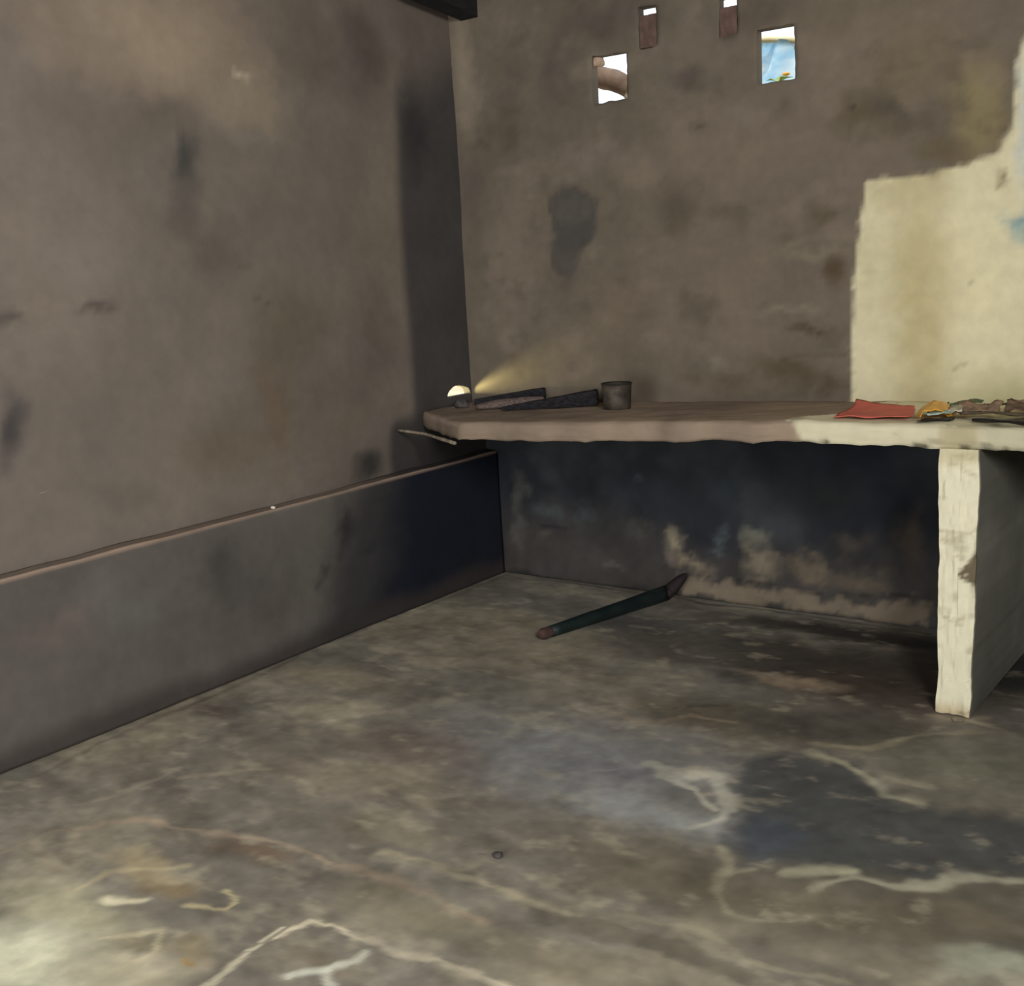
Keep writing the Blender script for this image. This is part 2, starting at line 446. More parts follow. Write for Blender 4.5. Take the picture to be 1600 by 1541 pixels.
FLOOR_LINES = [
    ([(1.2801, -2.5150), (1.2762, -2.4405), (1.3561, -2.4096), (1.4441, -2.4085), (1.5279, -2.4258), (1.6173, -2.3968), (1.6977, -2.3897), (1.7902, -2.4035)], 0.017, (190, 182, 158), 0.9),
    ([(1.2776, -2.7067), (1.2797, -2.6308), (1.2817, -2.5921), (1.2684, -2.5300), (1.2559, -2.4750)], 0.013, (186, 180, 156), 0.8),
    ([(1.4123, -2.5797), (1.4550, -2.5369), (1.4708, -2.4829), (1.4590, -2.4468)], 0.016, (196, 200, 184), 0.9),
    ([(1.4582, -2.5349), (1.5145, -2.5716)], 0.012, (190, 192, 176), 0.8),
    ([(1.0453, -2.4387), (1.0916, -2.4482), (1.0977, -2.4922), (1.0124, -2.5251)], 0.014, (176, 166, 128), 0.8),
    ([(0.8587, -2.6163), (0.9193, -2.5623)], 0.022, (190, 184, 156), 0.85),
    ([(0.7366, -2.6050), (0.7246, -2.5306), (0.8705, -2.4118)], 0.014, (160, 150, 120), 0.6),
    ([(1.0777, -2.7482), (1.0917, -2.6679), (1.0380, -2.6192), (0.9576, -2.7085)], 0.012, (168, 160, 132), 0.6),
    ([(1.5092, -1.4161), (1.6159, -1.4382), (1.7105, -1.4030), (1.7801, -1.5020), (1.8109, -1.6126), (1.7834, -1.6727)], 0.024, (150, 148, 136), 0.9),
    ([(1.5660, -1.4660), (1.6927, -1.4980), (1.7715, -1.5740)], 0.018, (156, 154, 140), 0.8),
    ([(1.3794, -1.5565), (1.5046, -1.4416)], 0.020, (128, 126, 124), 0.6),
    ([(1.8489, -1.1445), (1.9683, -1.1621), (2.0497, -1.2136), (2.1058, -1.2981), (2.1814, -1.2949)], 0.020, (142, 138, 116), 0.85),
    ([(2.0629, -1.2191), (2.1123, -1.2944), (2.1697, -1.2819)], 0.030, (138, 136, 120), 0.75),
    ([(1.8623, -1.0892), (1.9773, -1.0455), (2.0647, -0.8950), (2.1935, -0.8152)], 0.018, (124, 118, 98), 0.75),
    ([(2.0400, -1.7546), (2.1153, -1.7105), (2.1651, -1.6938)], 0.026, (146, 144, 122), 0.9),
    ([(2.1078, -1.7972), (2.1707, -1.7090), (2.2600, -1.6928), (2.3140, -1.6551), (2.3829, -1.5785), (2.4973, -1.5295)], 0.018, (138, 136, 118), 0.85),
    ([(1.8690, -1.7295), (1.9488, -1.7984), (1.9582, -1.8944), (2.0122, -1.9548)], 0.016, (132, 128, 108), 0.75),
    ([(1.9489, -1.8142), (1.9842, -1.7618)], 0.022, (134, 130, 108), 0.7),
    ([(2.0152, -1.9669), (2.0874, -1.9431), (2.1411, -1.8947)], 0.014, (124, 120, 102), 0.7),
    ([(1.2401, -2.1455), (1.3869, -2.1170), (1.5175, -2.1234), (1.6402, -2.1295), (1.7478, -2.1231)], 0.016, (142, 134, 112), 0.75),
    ([(1.8534, -2.0715), (1.9764, -2.0578), (2.1241, -2.0833), (2.2905, -2.0647)], 0.014, (132, 126, 106), 0.7),
    ([(1.3109, -2.1381), (1.4909, -2.0886), (1.6576, -2.1074)], 0.011, (84, 78, 66), 0.5),
    ([(0.4253, -2.6368), (0.4432, -2.4798), (0.5289, -2.3569), (0.6535, -2.2974), (0.9462, -2.2274), (1.2394, -2.2294), (1.4584, -2.2252), (1.6126, -2.2482)], 0.016, (138, 122, 104), 0.65),
    ([(0.3841, -2.3120), (0.4099, -2.2325), (0.4147, -2.0697)], 0.014, (140, 130, 114), 0.6),
    ([(0.4667, -2.1108), (0.5435, -2.0217), (0.6535, -1.9371)], 0.014, (138, 128, 112), 0.6),
    ([(0.5799, -1.5326), (0.6673, -1.4567)], 0.020, (134, 122, 112), 0.6),
    ([(0.1723, -1.6289), (0.2628, -1.5497)], 0.014, (84, 76, 70), 0.7),
    ([(1.2313, -1.1559), (1.3511, -1.1756), (1.4569, -1.0637), (1.5902, -1.0471)], 0.018, (120, 108, 90), 0.6),
    ([(0.9987, -0.9713), (1.1134, -0.9249), (1.2913, -0.9152)], 0.018, (112, 102, 88), 0.55),
    ([(1.4009, -1.0370), (1.5208, -0.9445)], 0.018, (64, 60, 54), 0.6),
    ([(0.0959, -2.4093), (0.0418, -1.9646), (0.0233, -1.4423), (-0.0118, -1.1076), (0.0058, -0.6366), (0.0206, -0.0237)], 0.014, (74, 66, 60), 0.7),
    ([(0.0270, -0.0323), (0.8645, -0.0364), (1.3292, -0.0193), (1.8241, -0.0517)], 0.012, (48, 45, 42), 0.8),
    ([(2.0274, -0.7749), (2.0708, -0.7730), (2.1312, -0.7721), (2.1932, -0.7179)], 0.022, (132, 120, 96), 0.75),
]
us = np.unique(np.round(np.concatenate([np.arange(-0.10, 2.75, 0.0085), np.arange(2.75, 4.21, 0.05)]), 4))
vs = np.unique(np.round(np.concatenate([np.arange(-6.5, -3.2, 0.05), np.arange(-3.2, 0.061, 0.0085)]), 4))
zf = lambda u, v: 0.004 * fbm(u, v, 2.0, 31, 2) - 0.004
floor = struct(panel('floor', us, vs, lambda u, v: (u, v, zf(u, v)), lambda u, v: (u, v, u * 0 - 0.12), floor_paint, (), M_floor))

# ---- left wall above its plinth


def left_paint(u, v):
    P = Paint(u, v, lin(104, 96, 89), 5, 0.05, 4)
    n = fbm(u, v, 1.3, 70)
    P.mix(sstep(0, 0.9, n), lin(118, 108, 96), 0.5)
    P.mix(sstep(0, 0.9, -n), lin(88, 80, 72), 0.5)
    for c, r, col, k in LEFT_BLOBS: P.blob(c, r, lin(*col), min(1, k * 1.25), 0.9)
    for pts, wd, col, k in LEFT_LINES: P.line(pts, wd, lin(*col), k)
    # soot from the hearth on the part of the wall over the shelf
    edge = -0.455 + 0.05 * fbm(u, v, 3, 77, 2) * sstep(1.6, 2.1, v)
    m = sstep(-0.025, 0.045, u - edge) * (1 - 0.9 * sstep(1.95, 2.25, v - 0.5 * (u + 0.1)))
    P.mix(m, lin(61, 58, 58), 0.93)
    m2 = sstep(-0.66, -0.56, u + 0.04 * fbm(u, v, 9, 78, 2)) * (1 - sstep(0.70, 0.78, v))  # below the shelf: soot with the slab's shade painted in
    P.mix(m2, lin(48, 46, 47), 0.85)
    P.blob((-0.36, 1.85), (0.09, 0.25), lin(44, 44, 46), 0.6)
    P.mottle(3, 0.07, 22, 3)
    P.mottle(7, 0.07, 20)
    return P.c * GAIN_LEFT


LEFT_BLOBS = [
    ((-1.4934, 2.0375), (0.55, 0.28), (134, 120, 104), 0.8),  # soft patch of window light painted into the wall colour
    ((-1.1826, 1.8938), (0.22, 0.16), (126, 116, 100), 0.7),
    ((-0.8680, 2.1082), (0.22, 0.2), (92, 84, 76), 0.6),
    ((-0.6170, 2.0707), (0.16, 0.2), (84, 74, 70), 0.7),
    ((-1.4589, 1.6659), (0.065, 0.10), (68, 68, 64), 0.9),
    ((-1.5267, 1.7923), (0.16, 0.07), (94, 86, 78), 0.6),
    ((-1.8183, 1.7745), (0.24, 0.14), (102, 93, 84), 0.6),
    ((-1.4402, 1.5257), (0.10, 0.13), (86, 80, 74), 0.7),
    ((-1.1605, 1.7434), (0.10, 0.05), (116, 108, 100), 0.6),
    ((-1.3557, 1.3846), (0.14, 0.16), (88, 80, 74), 0.6),
    ((-1.8316, 1.2305), (0.07, 0.02), (80, 70, 66), 0.8),
    ((-2.0971, 1.2301), (0.07, 0.03), (80, 73, 70), 0.7),
    ((-2.1596, 0.9354), (0.06, 0.12), (66, 62, 62), 0.85),
    ((-1.7865, 1.3958), (0.2, 0.2), (112, 104, 97), 0.5),
    ((-1.4072, 0.7849), (0.24, 0.15), (97, 88, 75), 0.7),
    ((-1.1716, 0.8605), (0.12, 0.30), (96, 84, 68), 0.6),
    ((-1.1045, 1.1619), (0.25, 0.18), (92, 84, 72), 0.6),
    ((-1.7929, 0.7053), (0.16, 0.08), (94, 87, 80), 0.5),
    ((-0.7204, 0.5698), (0.10, 0.055), (52, 50, 48), 0.9),
    ((-0.5142, 0.7750), (0.10, 0.05), (102, 90, 80), 0.7),
    ((-0.7686, 0.7600), (0.12, 0.07), (100, 90, 80), 0.6),
    ((-0.6267, 1.0812), (0.12, 0.25), (92, 84, 76), 0.6),
    ((-0.3246, 0.7244), (0.10, 0.10), (48, 46, 46), 0.9),
    ((-2.0712, 0.7304), (0.015, 0.006), (124, 120, 108), 0.8),
]
LEFT_LINES = [
    (([(-1.2208, 1.9741), (-1.1633, 1.9595)]), 0.010, (170, 158, 140), 0.9),
    (([(-1.2248, 1.2382), (-1.1407, 1.2249)]), 0.008, (82, 74, 66), 0.7),
    (([(-1.2788, 1.3578), (-1.2109, 1.3473)]), 0.008, (84, 76, 68), 0.6),
]
HOLE = (-0.1648, 0.7907)            # hole through the left wall just over the shelf: centre (y, z)
us = axis(-6.5, 0.10, 0.018)
us = np.unique(np.round(np.concatenate([us[us < -0.32], np.arange(-0.32, -0.03, 0.003), us[us > -0.03]]), 5))
vs = axis(0.0, TOP, 0.018)
vs = np.unique(np.round(np.concatenate([vs[vs < 0.72], np.arange(0.72, 0.86, 0.0025), vs[vs > 0.86]]), 5))


def hole_mask(u, v):
    d = np.hypot((u - HOLE[0]) / 0.072, (v - HOLE[1]) / (0.038 + 0.002 * np.sin(u * 60)))
    return (d < 1) & (v > HOLE[1] - 0.004)


lx = lambda u, v: XL + 0.006 * fbm(u, v, 2.2, 41, 3)
wall_left = struct(panel('wall_left', us, vs, lambda u, v: (lx(u, v), u, v), lambda u, v: (-0.20 + 0.11 * (1 - sstep(0.16, 0.26, np.hypot(u - HOLE[0], v - HOLE[1]))), u, v), left_paint, (hole_mask,), M_wall))

# ---- plinth along the foot of the left wall


def plinth_paint(u, v):
    P = Paint(u, v, lin(76, 72, 68), 8, 0.05, 5)
    n = fbm(u, v, 1.7, 90)
    P.mix(sstep(0, 0.9, n), lin(88, 84, 78), 0.5)
    P.mix(sstep(0, 0.9, -n), lin(66, 60, 58), 0.5)
    for c, r, col, k in PL_BLOBS: P.blob(c, r, lin(*col), k)
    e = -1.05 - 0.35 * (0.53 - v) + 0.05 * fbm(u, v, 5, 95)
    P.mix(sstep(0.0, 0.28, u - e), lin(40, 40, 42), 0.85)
    P.mix(sstep(0.28, 0.55, u - e), lin(20, 23, 32), 0.95)  # soot near the shelf, deepened with the shelf's shade as colour
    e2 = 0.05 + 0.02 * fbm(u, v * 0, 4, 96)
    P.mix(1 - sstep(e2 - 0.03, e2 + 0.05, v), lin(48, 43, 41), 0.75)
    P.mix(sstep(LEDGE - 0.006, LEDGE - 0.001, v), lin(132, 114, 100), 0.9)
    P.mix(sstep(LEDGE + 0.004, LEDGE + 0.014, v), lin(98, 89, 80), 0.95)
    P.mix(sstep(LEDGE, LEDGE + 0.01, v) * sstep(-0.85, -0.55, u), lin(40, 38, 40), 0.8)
    P.mottle(8, 0.10, 20)
    return P.c * GAIN_LOW


PL_BLOBS = [
    ((-1.5135, 0.3597), (0.10, 0.14), (54, 52, 50), 0.7),
    ((-1.9900, 0.4004), (0.16, 0.10), (84, 82, 78), 0.6),
    ((-2.1420, 0.3654), (0.14, 0.05), (92, 80, 76), 0.5),
    ((-1.8934, 0.2942), (0.12, 0.08), (84, 83, 80), 0.6),
    ((-1.1689, 0.3665), (0.10, 0.08), (78, 76, 70), 0.7),
    ((-1.1195, 0.2617), (0.08, 0.06), (80, 78, 72), 0.6),
    ((-0.9589, 0.3900), (0.05, 0.13), (36, 35, 36), 0.95),
    ((-0.8346, 0.2896), (0.04, 0.05), (34, 34, 36), 0.9),
    ((-1.0733, 0.2502), (0.04, 0.05), (46, 44, 42), 0.8),
    ((-0.8687, 0.4431), (0.03, 0.03), (80, 78, 72), 0.7),
    ((-0.7613, 0.4705), (0.08, 0.03), (48, 44, 42), 0.6),
    ((-1.3856, 0.2834), (0.10, 0.08), (60, 58, 56), 0.6),
    ((-1.3383, 0.2033), (0.12, 0.1), (64, 59, 54), 0.5),
]


def box_panel(name, us, zs, mat, paint):
    """plinth: front face, rounded top edge and top face in one sweep"""
    return panel(name, us, zs, lambda u, v: (np.where(v > LEDGE, -(v - LEDGE) * 1.0, 0.004 * fbm(u, v, 2.4, 47, 3) - 0.002 - 0.006 * sstep(LEDGE - 0.012, LEDGE, v)),
                                             u, np.minimum(v, LEDGE + 0.06 * np.maximum(v - LEDGE, 0) + 0.003 * fbm(u, v * 0, 6, 48, 2))),
                 lambda u, v: (u * 0 + XL, u, np.minimum(v, LEDGE)), paint, (), mat)


us = axis(-6.5, 0.0, 0.016)
vs = axis(0.0, LEDGE + 0.058, 0.010, (LEDGE,))
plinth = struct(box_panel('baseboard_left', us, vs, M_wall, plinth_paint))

# ---- back wall: openings, limewashed right part, sooty foot under the shelf
W1 = (*(0.5950, 2.0318), *(0.7425, 1.8700))   # x, z of upper left and lower right corners
W2 = (*(1.2454, 2.0246), *(1.3788, 1.8540))
R1 = (*(0.7997, 2.1685), *(0.8642, 2.0322))
R2 = (*(1.1122, 2.1437), *(1.1709, 2.0197))
hole = lambda r: (r[0], r[2], r[3], r[1])
HOLES = [hole(W1), hole(W2), (R1[0] - 0.003, R1[2] + 0.003, R1[3], R1[1]), (R2[0] - 0.003, R2[2] + 0.003, R2[3], R2[1] + 0.004)]
ZS = 0.735                         # height where the thinner upper wall meets the shelf


def back_paint(u, v):
    P = Paint(u, v, lin(91, 83, 73), 9, 0.045, 5)
    n = fbm(u, v, 1.8, 110)
    P.mix(sstep(0, 0.9, n), lin(104, 94, 82), 0.55)
    P.mix(sstep(0, 0.9, -n), lin(78, 71, 62), 0.55)
    for c, r, col, k in BACK_BLOBS: P.blob(c, r, lin(*col), min(1, k * 1.35), 0.85)
    n2 = fbm(u, v * 1.5, 6, 112, 5)
    P.mix(sstep(0.2, 0.9, n2), lin(108, 98, 87), 0.45)
    P.mix(sstep(0.2, 0.9, -n2), lin(70, 63, 54), 0.5)
    for pts, col, k, soft in BACK_POLYS: P.poly(pts, soft, lin(*col), k)
    for pts, wd, col, k in BACK_LINES: P.line(pts, wd, lin(*col), k)
    P.mottle(8, 0.08, 20)
    P.c *= GAIN_WALL
    # foot of the wall
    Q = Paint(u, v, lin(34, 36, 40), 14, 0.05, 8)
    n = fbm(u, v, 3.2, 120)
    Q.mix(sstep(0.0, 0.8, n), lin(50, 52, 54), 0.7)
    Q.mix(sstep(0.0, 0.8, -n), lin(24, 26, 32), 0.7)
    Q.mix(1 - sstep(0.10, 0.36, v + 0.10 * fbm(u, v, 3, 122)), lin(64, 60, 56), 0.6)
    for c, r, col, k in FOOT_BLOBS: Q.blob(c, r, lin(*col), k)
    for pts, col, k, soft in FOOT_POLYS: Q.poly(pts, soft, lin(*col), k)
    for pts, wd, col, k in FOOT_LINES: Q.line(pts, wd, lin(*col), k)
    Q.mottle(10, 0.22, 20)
    # limewash on the right part
    WP = Paint(u, v, (0, 0, 0), 77, 0.012, 10)
    Wm = WP.polymask(LIME, 0.009) * (v > ZS)
    K = Paint(u, v, lin(200, 193, 162), 19, 0.04, 6)
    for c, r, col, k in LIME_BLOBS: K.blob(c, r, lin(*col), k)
    for pts, wd, col, k in LIME_LINES: K.line(pts, wd, lin(*col), k)
    K.mottle(5, 0.05, 3)
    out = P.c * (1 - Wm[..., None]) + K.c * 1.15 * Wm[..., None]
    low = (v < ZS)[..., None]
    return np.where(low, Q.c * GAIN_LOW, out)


LIME = [(1.5726, 0.7179), (1.5683, 0.8481), (1.5859, 1.1661), (1.5986, 1.3719), (1.6155, 1.4922), (1.6573, 1.5067), (1.7555, 1.5140), (1.8935, 1.5114), (1.9692, 1.5349),
        (2.0283, 1.5555), (2.0599, 1.6135), (2.0724, 1.6946), (2.0760, 1.8390), (2.1052, 1.9414), (3.6, 2.2), (3.6, 0.7)]
LIME_BLOBS = [
    ((1.7999, 1.0980), (0.13, 0.60), (170, 158, 116), 0.8),  # vertical shading band, painted into the whitewash colour
    ((1.7152, 1.4641), (0.14, 0.07), (168, 158, 122), 0.6),
    ((1.8156, 1.4911), (0.06, 0.022), (140, 130, 96), 0.6),
    ((1.9562, 1.2125), (0.12, 0.3), (206, 198, 160), 0.5),
    ((1.6329, 1.2265), (0.06, 0.2), (176, 170, 132), 0.5),
    ((2.0354, 1.4855), (0.022, 0.036), (100, 90, 62), 0.9),
    ((2.0884, 1.3401), (0.035, 0.07), (122, 148, 148), 1.0),
    ((2.0984, 1.3771), (0.012, 0.03), (196, 206, 196), 0.7),
    ((2.0949, 1.6554), (0.03, 0.26), (170, 184, 188), 0.7),
    ((2.0599, 0.8146), (0.20, 0.09), (160, 158, 116), 0.6),
    ((1.8027, 0.8303), (0.10, 0.08), (170, 160, 126), 0.4),
]
LIME_LINES = [
    ([(1.6116, 1.2171), (1.6584, 1.2090)], 0.006, (150, 142, 108), 0.7),
    ([(1.9027, 0.9098), (1.9342, 0.9180)], 0.006, (140, 132, 100), 0.7),
    ([(1.9531, 1.1713), (1.9762, 1.1685)], 0.005, (130, 124, 92), 0.8),
    ([(1.6155, 1.4720), (1.7555, 1.5081), (1.9127, 1.5096)], 0.008, (206, 198, 160), 0.5),
]
BACK_BLOBS = [
    ((0.6985, 2.1483), (0.30, 0.12), (74, 67, 62), 0.6),
    ((0.4398, 1.9855), (0.12, 0.2), (74, 67, 62), 0.6),
    ((1.2418, 2.0817), (0.2, 0.10), (74, 66, 58), 0.5),
    ((1.9670, 1.6516), (0.10, 0.14), (116, 105, 80), 0.6),
    ((1.5015, 0.8472), (0.06, 0.06), (66, 58, 44), 0.6),
    ((1.1463, 0.8424), (0.30, 0.05), (92, 82, 68), 0.4),
    ((0.1876, 1.3392), (0.22, 0.42), (104, 94, 83), 0.5),
    ((0.0185, 2.0658), (0.07, 0.30), (112, 103, 90), 0.85),
    ((0.2322, 1.9897), (0.12, 0.16), (78, 72, 64), 0.7),
    ((-0.0183, 1.6029), (0.06, 0.2), (84, 74, 70), 0.5),
    ((0.9346, 1.4598), (0.12, 0.14), (76, 68, 58), 0.65),
    ((0.7825, 1.6066), (0.12, 0.07), (102, 93, 81), 0.6),
    ((1.1892, 1.7605), (0.10, 0.05), (100, 92, 82), 0.5),
    ((0.9743, 1.9141), (0.08, 0.06), (74, 66, 62), 0.6),
    ((1.6317, 1.7091), (0.12, 0.10), (78, 70, 56), 0.7),
    ((1.5029, 1.2111), (0.06, 0.07), (70, 60, 46), 0.85),
    ((1.4597, 1.4225), (0.07, 0.05), (76, 68, 55), 0.7),
    ((1.4365, 1.2984), (0.16, 0.025), (106, 98, 84), 0.6),
    ((1.4231, 1.0210), (0.10, 0.022), (68, 60, 47), 0.8),
    ((1.3430, 1.0875), (0.16, 0.02), (106, 98, 86), 0.6),
    ((1.3642, 0.8897), (0.18, 0.05), (74, 66, 52), 0.75),
    ((1.0470, 0.9106), (0.10, 0.05), (108, 102, 90), 0.6),
    ((0.5657, 1.6722), (0.16, 0.06), (98, 88, 80), 0.5),
    ((0.6523, 1.1264), (0.18, 0.14), (98, 88, 76), 0.5),
    ((0.1651, 1.0105), (0.08, 0.08), (108, 98, 86), 0.6),
    ((1.7920, 1.8426), (0.16, 0.14), (94, 84, 68), 0.6),
    ((1.9842, 1.7239), (0.10, 0.18), (112, 102, 76), 0.7),
    ((1.8731, 1.5861), (0.14, 0.05), (84, 75, 58), 0.7),
    ((1.7136, 1.7190), (0.05, 0.04), (70, 66, 56), 0.6),
    ((1.5691, 2.0285), (0.3, 0.08), (90, 82, 70), 0.6),
    ((0.4678, 0.9084), (0.05, 0.07), (84, 74, 70), 0.6),
]
BACK_POLYS = [
    ([(0.3735, 1.5596), (0.4161, 1.5776), (0.5744, 1.5648), (0.6097, 1.5387), (0.5958, 1.3663), (0.5058, 1.3474), (0.4568, 1.2533), (0.3922, 1.2681), (0.3702, 1.4032)], (60, 58, 56), 0.88, 0.018),
    ([(0.3850, 1.5515), (0.6014, 1.5417), (0.5698, 1.4739), (0.4104, 1.4778)], (82, 80, 72), 0.5, 0.02),
    ([(0.3972, 1.3532), (0.5065, 1.3594), (0.4823, 1.1794), (0.4084, 1.1324)], (78, 72, 66), 0.5, 0.03),
]
BACK_LINES = [
    ([(1.3177, 0.9338), (1.4112, 0.9558), (1.5684, 0.9383)], 0.008, (64, 56, 44), 0.7),
    ([(1.5478, 1.7427), (1.5731, 1.7318)], 0.006, (56, 50, 42), 0.8),
    ([(1.0291, 1.7447), (1.0535, 1.7335)], 0.008, (60, 54, 48), 0.8),
    ([(1.2280, 1.2877), (1.3914, 1.3114), (1.5687, 1.3430)], 0.018, (106, 98, 84), 0.55),
    ([(0.7488, 0.7593), (1.1449, 0.7780), (1.5461, 0.8000)], 0.022, (98, 84, 74), 0.6),
]
FOOT_BLOBS = [
    ((0.1005, 0.3307), (0.04, 0.16), (64, 64, 62), 0.8),
    ((0.2554, 0.2875), (0.10, 0.05), (58, 62, 64), 0.7),
    ((0.4453, 0.3026), (0.08, 0.05), (58, 64, 66), 0.7),
    ((0.1013, 0.1918), (0.05, 0.06), (74, 72, 68), 0.7),
    ((0.2480, 0.1636), (0.06, 0.03), (72, 70, 64), 0.6),
    ((0.6908, 0.4630), (0.04, 0.03), (54, 60, 64), 0.7),
    ((0.6815, 0.2305), (0.08, 0.05), (64, 62, 58), 0.7),
    ((0.5720, 0.0879), (0.04, 0.02), (78, 74, 72), 0.7),
    ((0.8572, 0.2082), (0.055, 0.075), (124, 116, 98), 0.92),
    ((0.9321, 0.1267), (0.09, 0.04), (116, 106, 90), 0.8),
    ((0.8210, 0.1276), (0.05, 0.03), (108, 98, 90), 0.7),
    ((1.1731, 0.2385), (0.05, 0.06), (92, 92, 82), 0.75),
    ((1.1972, 0.1553), (0.10, 0.05), (108, 100, 84), 0.8),
    ((1.0165, 0.2484), (0.05, 0.04), (66, 72, 74), 0.7),
    ((1.3960, 0.1647), (0.12, 0.05), (94, 84, 70), 0.75),
    ((1.5844, 0.1621), (0.10, 0.05), (84, 76, 64), 0.7),
    ((1.5383, 0.2735), (0.08, 0.06), (66, 60, 52), 0.6),
    ((1.7619, 0.2950), (0.06, 0.14), (66, 58, 50), 0.7),
    ((0.2733, 0.0418), (0.16, 0.06), (56, 52, 52), 0.7),
    ((1.0477, 0.4482), (0.14, 0.10), (40, 46, 48), 0.6),
    ((1.4219, 0.4496), (0.20, 0.10), (30, 33, 32), 0.7),
]
FOOT_POLYS = [
    ([(0.8752, 0.0692), (1.0925, 0.0941), (1.3218, 0.0718), (1.7420, 0.0839), (1.8289, 0.0768), (1.8299, -0.0028), (1.3211, -0.0015), (0.8449, -0.0043)], (104, 94, 80), 0.8, 0.015),
]
FOOT_LINES = [
    ([(1.0923, 0.0865), (1.3219, 0.0791), (1.5381, 0.0816), (1.7309, 0.0917)], 0.007, (36, 32, 28), 0.9),
    ([(0.6347, 0.1606), (0.7603, 0.1782)], 0.006, (26, 26, 28), 0.8),
    ([(0.2195, 0.2298), (0.3786, 0.2165)], 0.010, (28, 30, 36), 0.7),
    ([(0.0387, 0.0161), (0.3666, -0.0084), (0.8168, 0.0026)], 0.010, (34, 32, 34), 0.7),
]
us = axis(-0.072, 4.2, 0.015, [h[0] for h in HOLES] + [h[1] for h in HOLES])
vs = axis(0.0, TOP, 0.015, [ZS] + [h[2] for h in HOLES] + [h[3] for h in HOLES])


def by(u, v):
    n = 0.006 * fbm(u, v, 2.3, 43, 3)
    return np.where(v >= ZS, YB + n, 0.0 + n)


def back_face(u, v):
    # jagged edges of the openings
    du = 0.004 * fbm(u, v, 30, 131, 2)
    dv = 0.004 * fbm(u, v, 30, 132, 2)
    near = np.zeros(u.shape)
    for h in HOLES:
        near = np.maximum(near, (u > h[0] - 0.02) & (u < h[1] + 0.02) & (v > h[2] - 0.02) & (v < h[3] + 0.02))
    return (u + du * near, by(u, v), v + dv * near)


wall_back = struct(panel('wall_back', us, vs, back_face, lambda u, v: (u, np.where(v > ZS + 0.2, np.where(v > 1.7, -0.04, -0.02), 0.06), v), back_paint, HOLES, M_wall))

ROOF = 0.14                        # the roof rises towards the front
# ---- the sides of the room behind and beside the camera


def plain_box(name, lo, hi, mat, holes_axis=None):
    bm = bmesh.new()
    bmesh.ops.create_cube(bm, size=1)
    for v in bm.verts:
        v.co = Vector([lo[i] if v.co[i] < 0 else hi[i] for i in range(3)])
    me = bpy.data.meshes.new(name); bm.to_mesh(me); bm.free()
    return link(name, me, mat)


def frame_wall(name, ax, pos, thick, lo, hi, openings, mat):
    us = np.unique(np.round([lo, hi] + [o[0] for o in openings] + [o[1] for o in openings], 4))
    vs = np.unique(np.round([0.0, TOP] + [o[2] for o in openings] + [o[3] for o in openings], 4))
    f = (lambda u, v: (u * 0 + pos, u, v)) if ax == 0 else (lambda u, v: (u, u * 0 + pos, v))
    b = (lambda u, v: (u * 0 + pos + thick, u, v)) if ax == 0 else (lambda u, v: (u, u * 0 + pos + thick, v))
    return struct(panel(name, us, vs, f, b, lambda u, v: np.ones(u.shape + (3,)) * 0.3, openings, mat))


frame_wall('wall_right', 0, 4.2, 0.2, -6.5, 0.06, [(-5.0, -3.6, 1.7, 2.75)], M_shell)
frame_wall('wall_front', 1, -6.5, -0.2, -0.22, 4.4, [(0.75, 2.35, 0.0, 2.1)], M_shell)
ceil_o = struct(plain_box('ceiling', (-0.6, -7.6, 2.42), (4.8, 0.35, 2.54), M_ceil))  # unseen roof, extended past the front wall to keep the sun out
for v in ceil_o.data.vertices: v.co.z += ROOF * (YB - v.co.y)

# ---- roof beam along the left wall
bm = bmesh.new()
bx0, bx1 = (0.0018, 2.2571)[0], (0.0837, 2.2488)[0]
bz = ((0.0079, 2.2538)[1] + (0.0804, 2.2469)[1]) / 2
sec = [(bx0, bz), (bx1, bz + 0.004), (bx1 + 0.002, bz + 0.13), (bx0 - 0.002, bz + 0.13)]
ny = 40
rows = []
for i in range(ny + 1):
    y = -6.45 + (YB + 0.002 + 6.45) * i / ny
    j = 0.004 * math.sin(i * 1.3)
    rows.append([bm.verts.new((x + j * 0.6, y, z + 0.1401 * (YB - y) + 0.003 * math.sin(i * 2.1 + k))) for k, (x, z) in enumerate(sec)])
for a, b in zip(rows[:-1], rows[1:]):
    for k in range(4):
        bm.faces.new((a[k], a[(k + 1) % 4], b[(k + 1) % 4], b[k]))
bm.faces.new(rows[0]); bm.faces.new(rows[-1][::-1])
bmesh.ops.recalc_face_normals(bm, faces=bm.faces)
me = bpy.data.meshes.new('roof_beam'); bm.to_mesh(me); bm.free()
o = link('roof_beam', me, M_beam)
tag(o, 'dark sooty timber roof beam ending at the back wall in the top left', 'beam')

# ---------------------------------------------------------------- shelf slab and its support wall
SX0, SX1 = XL, 4.2


def slab_front(x):
    return np.where(x < 0.38, -0.40 + (x - SX0) / (0.38 - SX0) * (-0.716 + 0.40), -0.716)


def slab_top(x, y):
    t = np.clip((x - 0.0) / 1.65, 0, 1)
    zf_ = 0.752 + (0.813 - 0.752) * t
    zb_ = 0.750 + (0.792 - 0.750) * t
    k = np.clip((y - YB) / (-0.716 - YB), 0, 1)
    return zb_ + (zf_ - zb_) * k


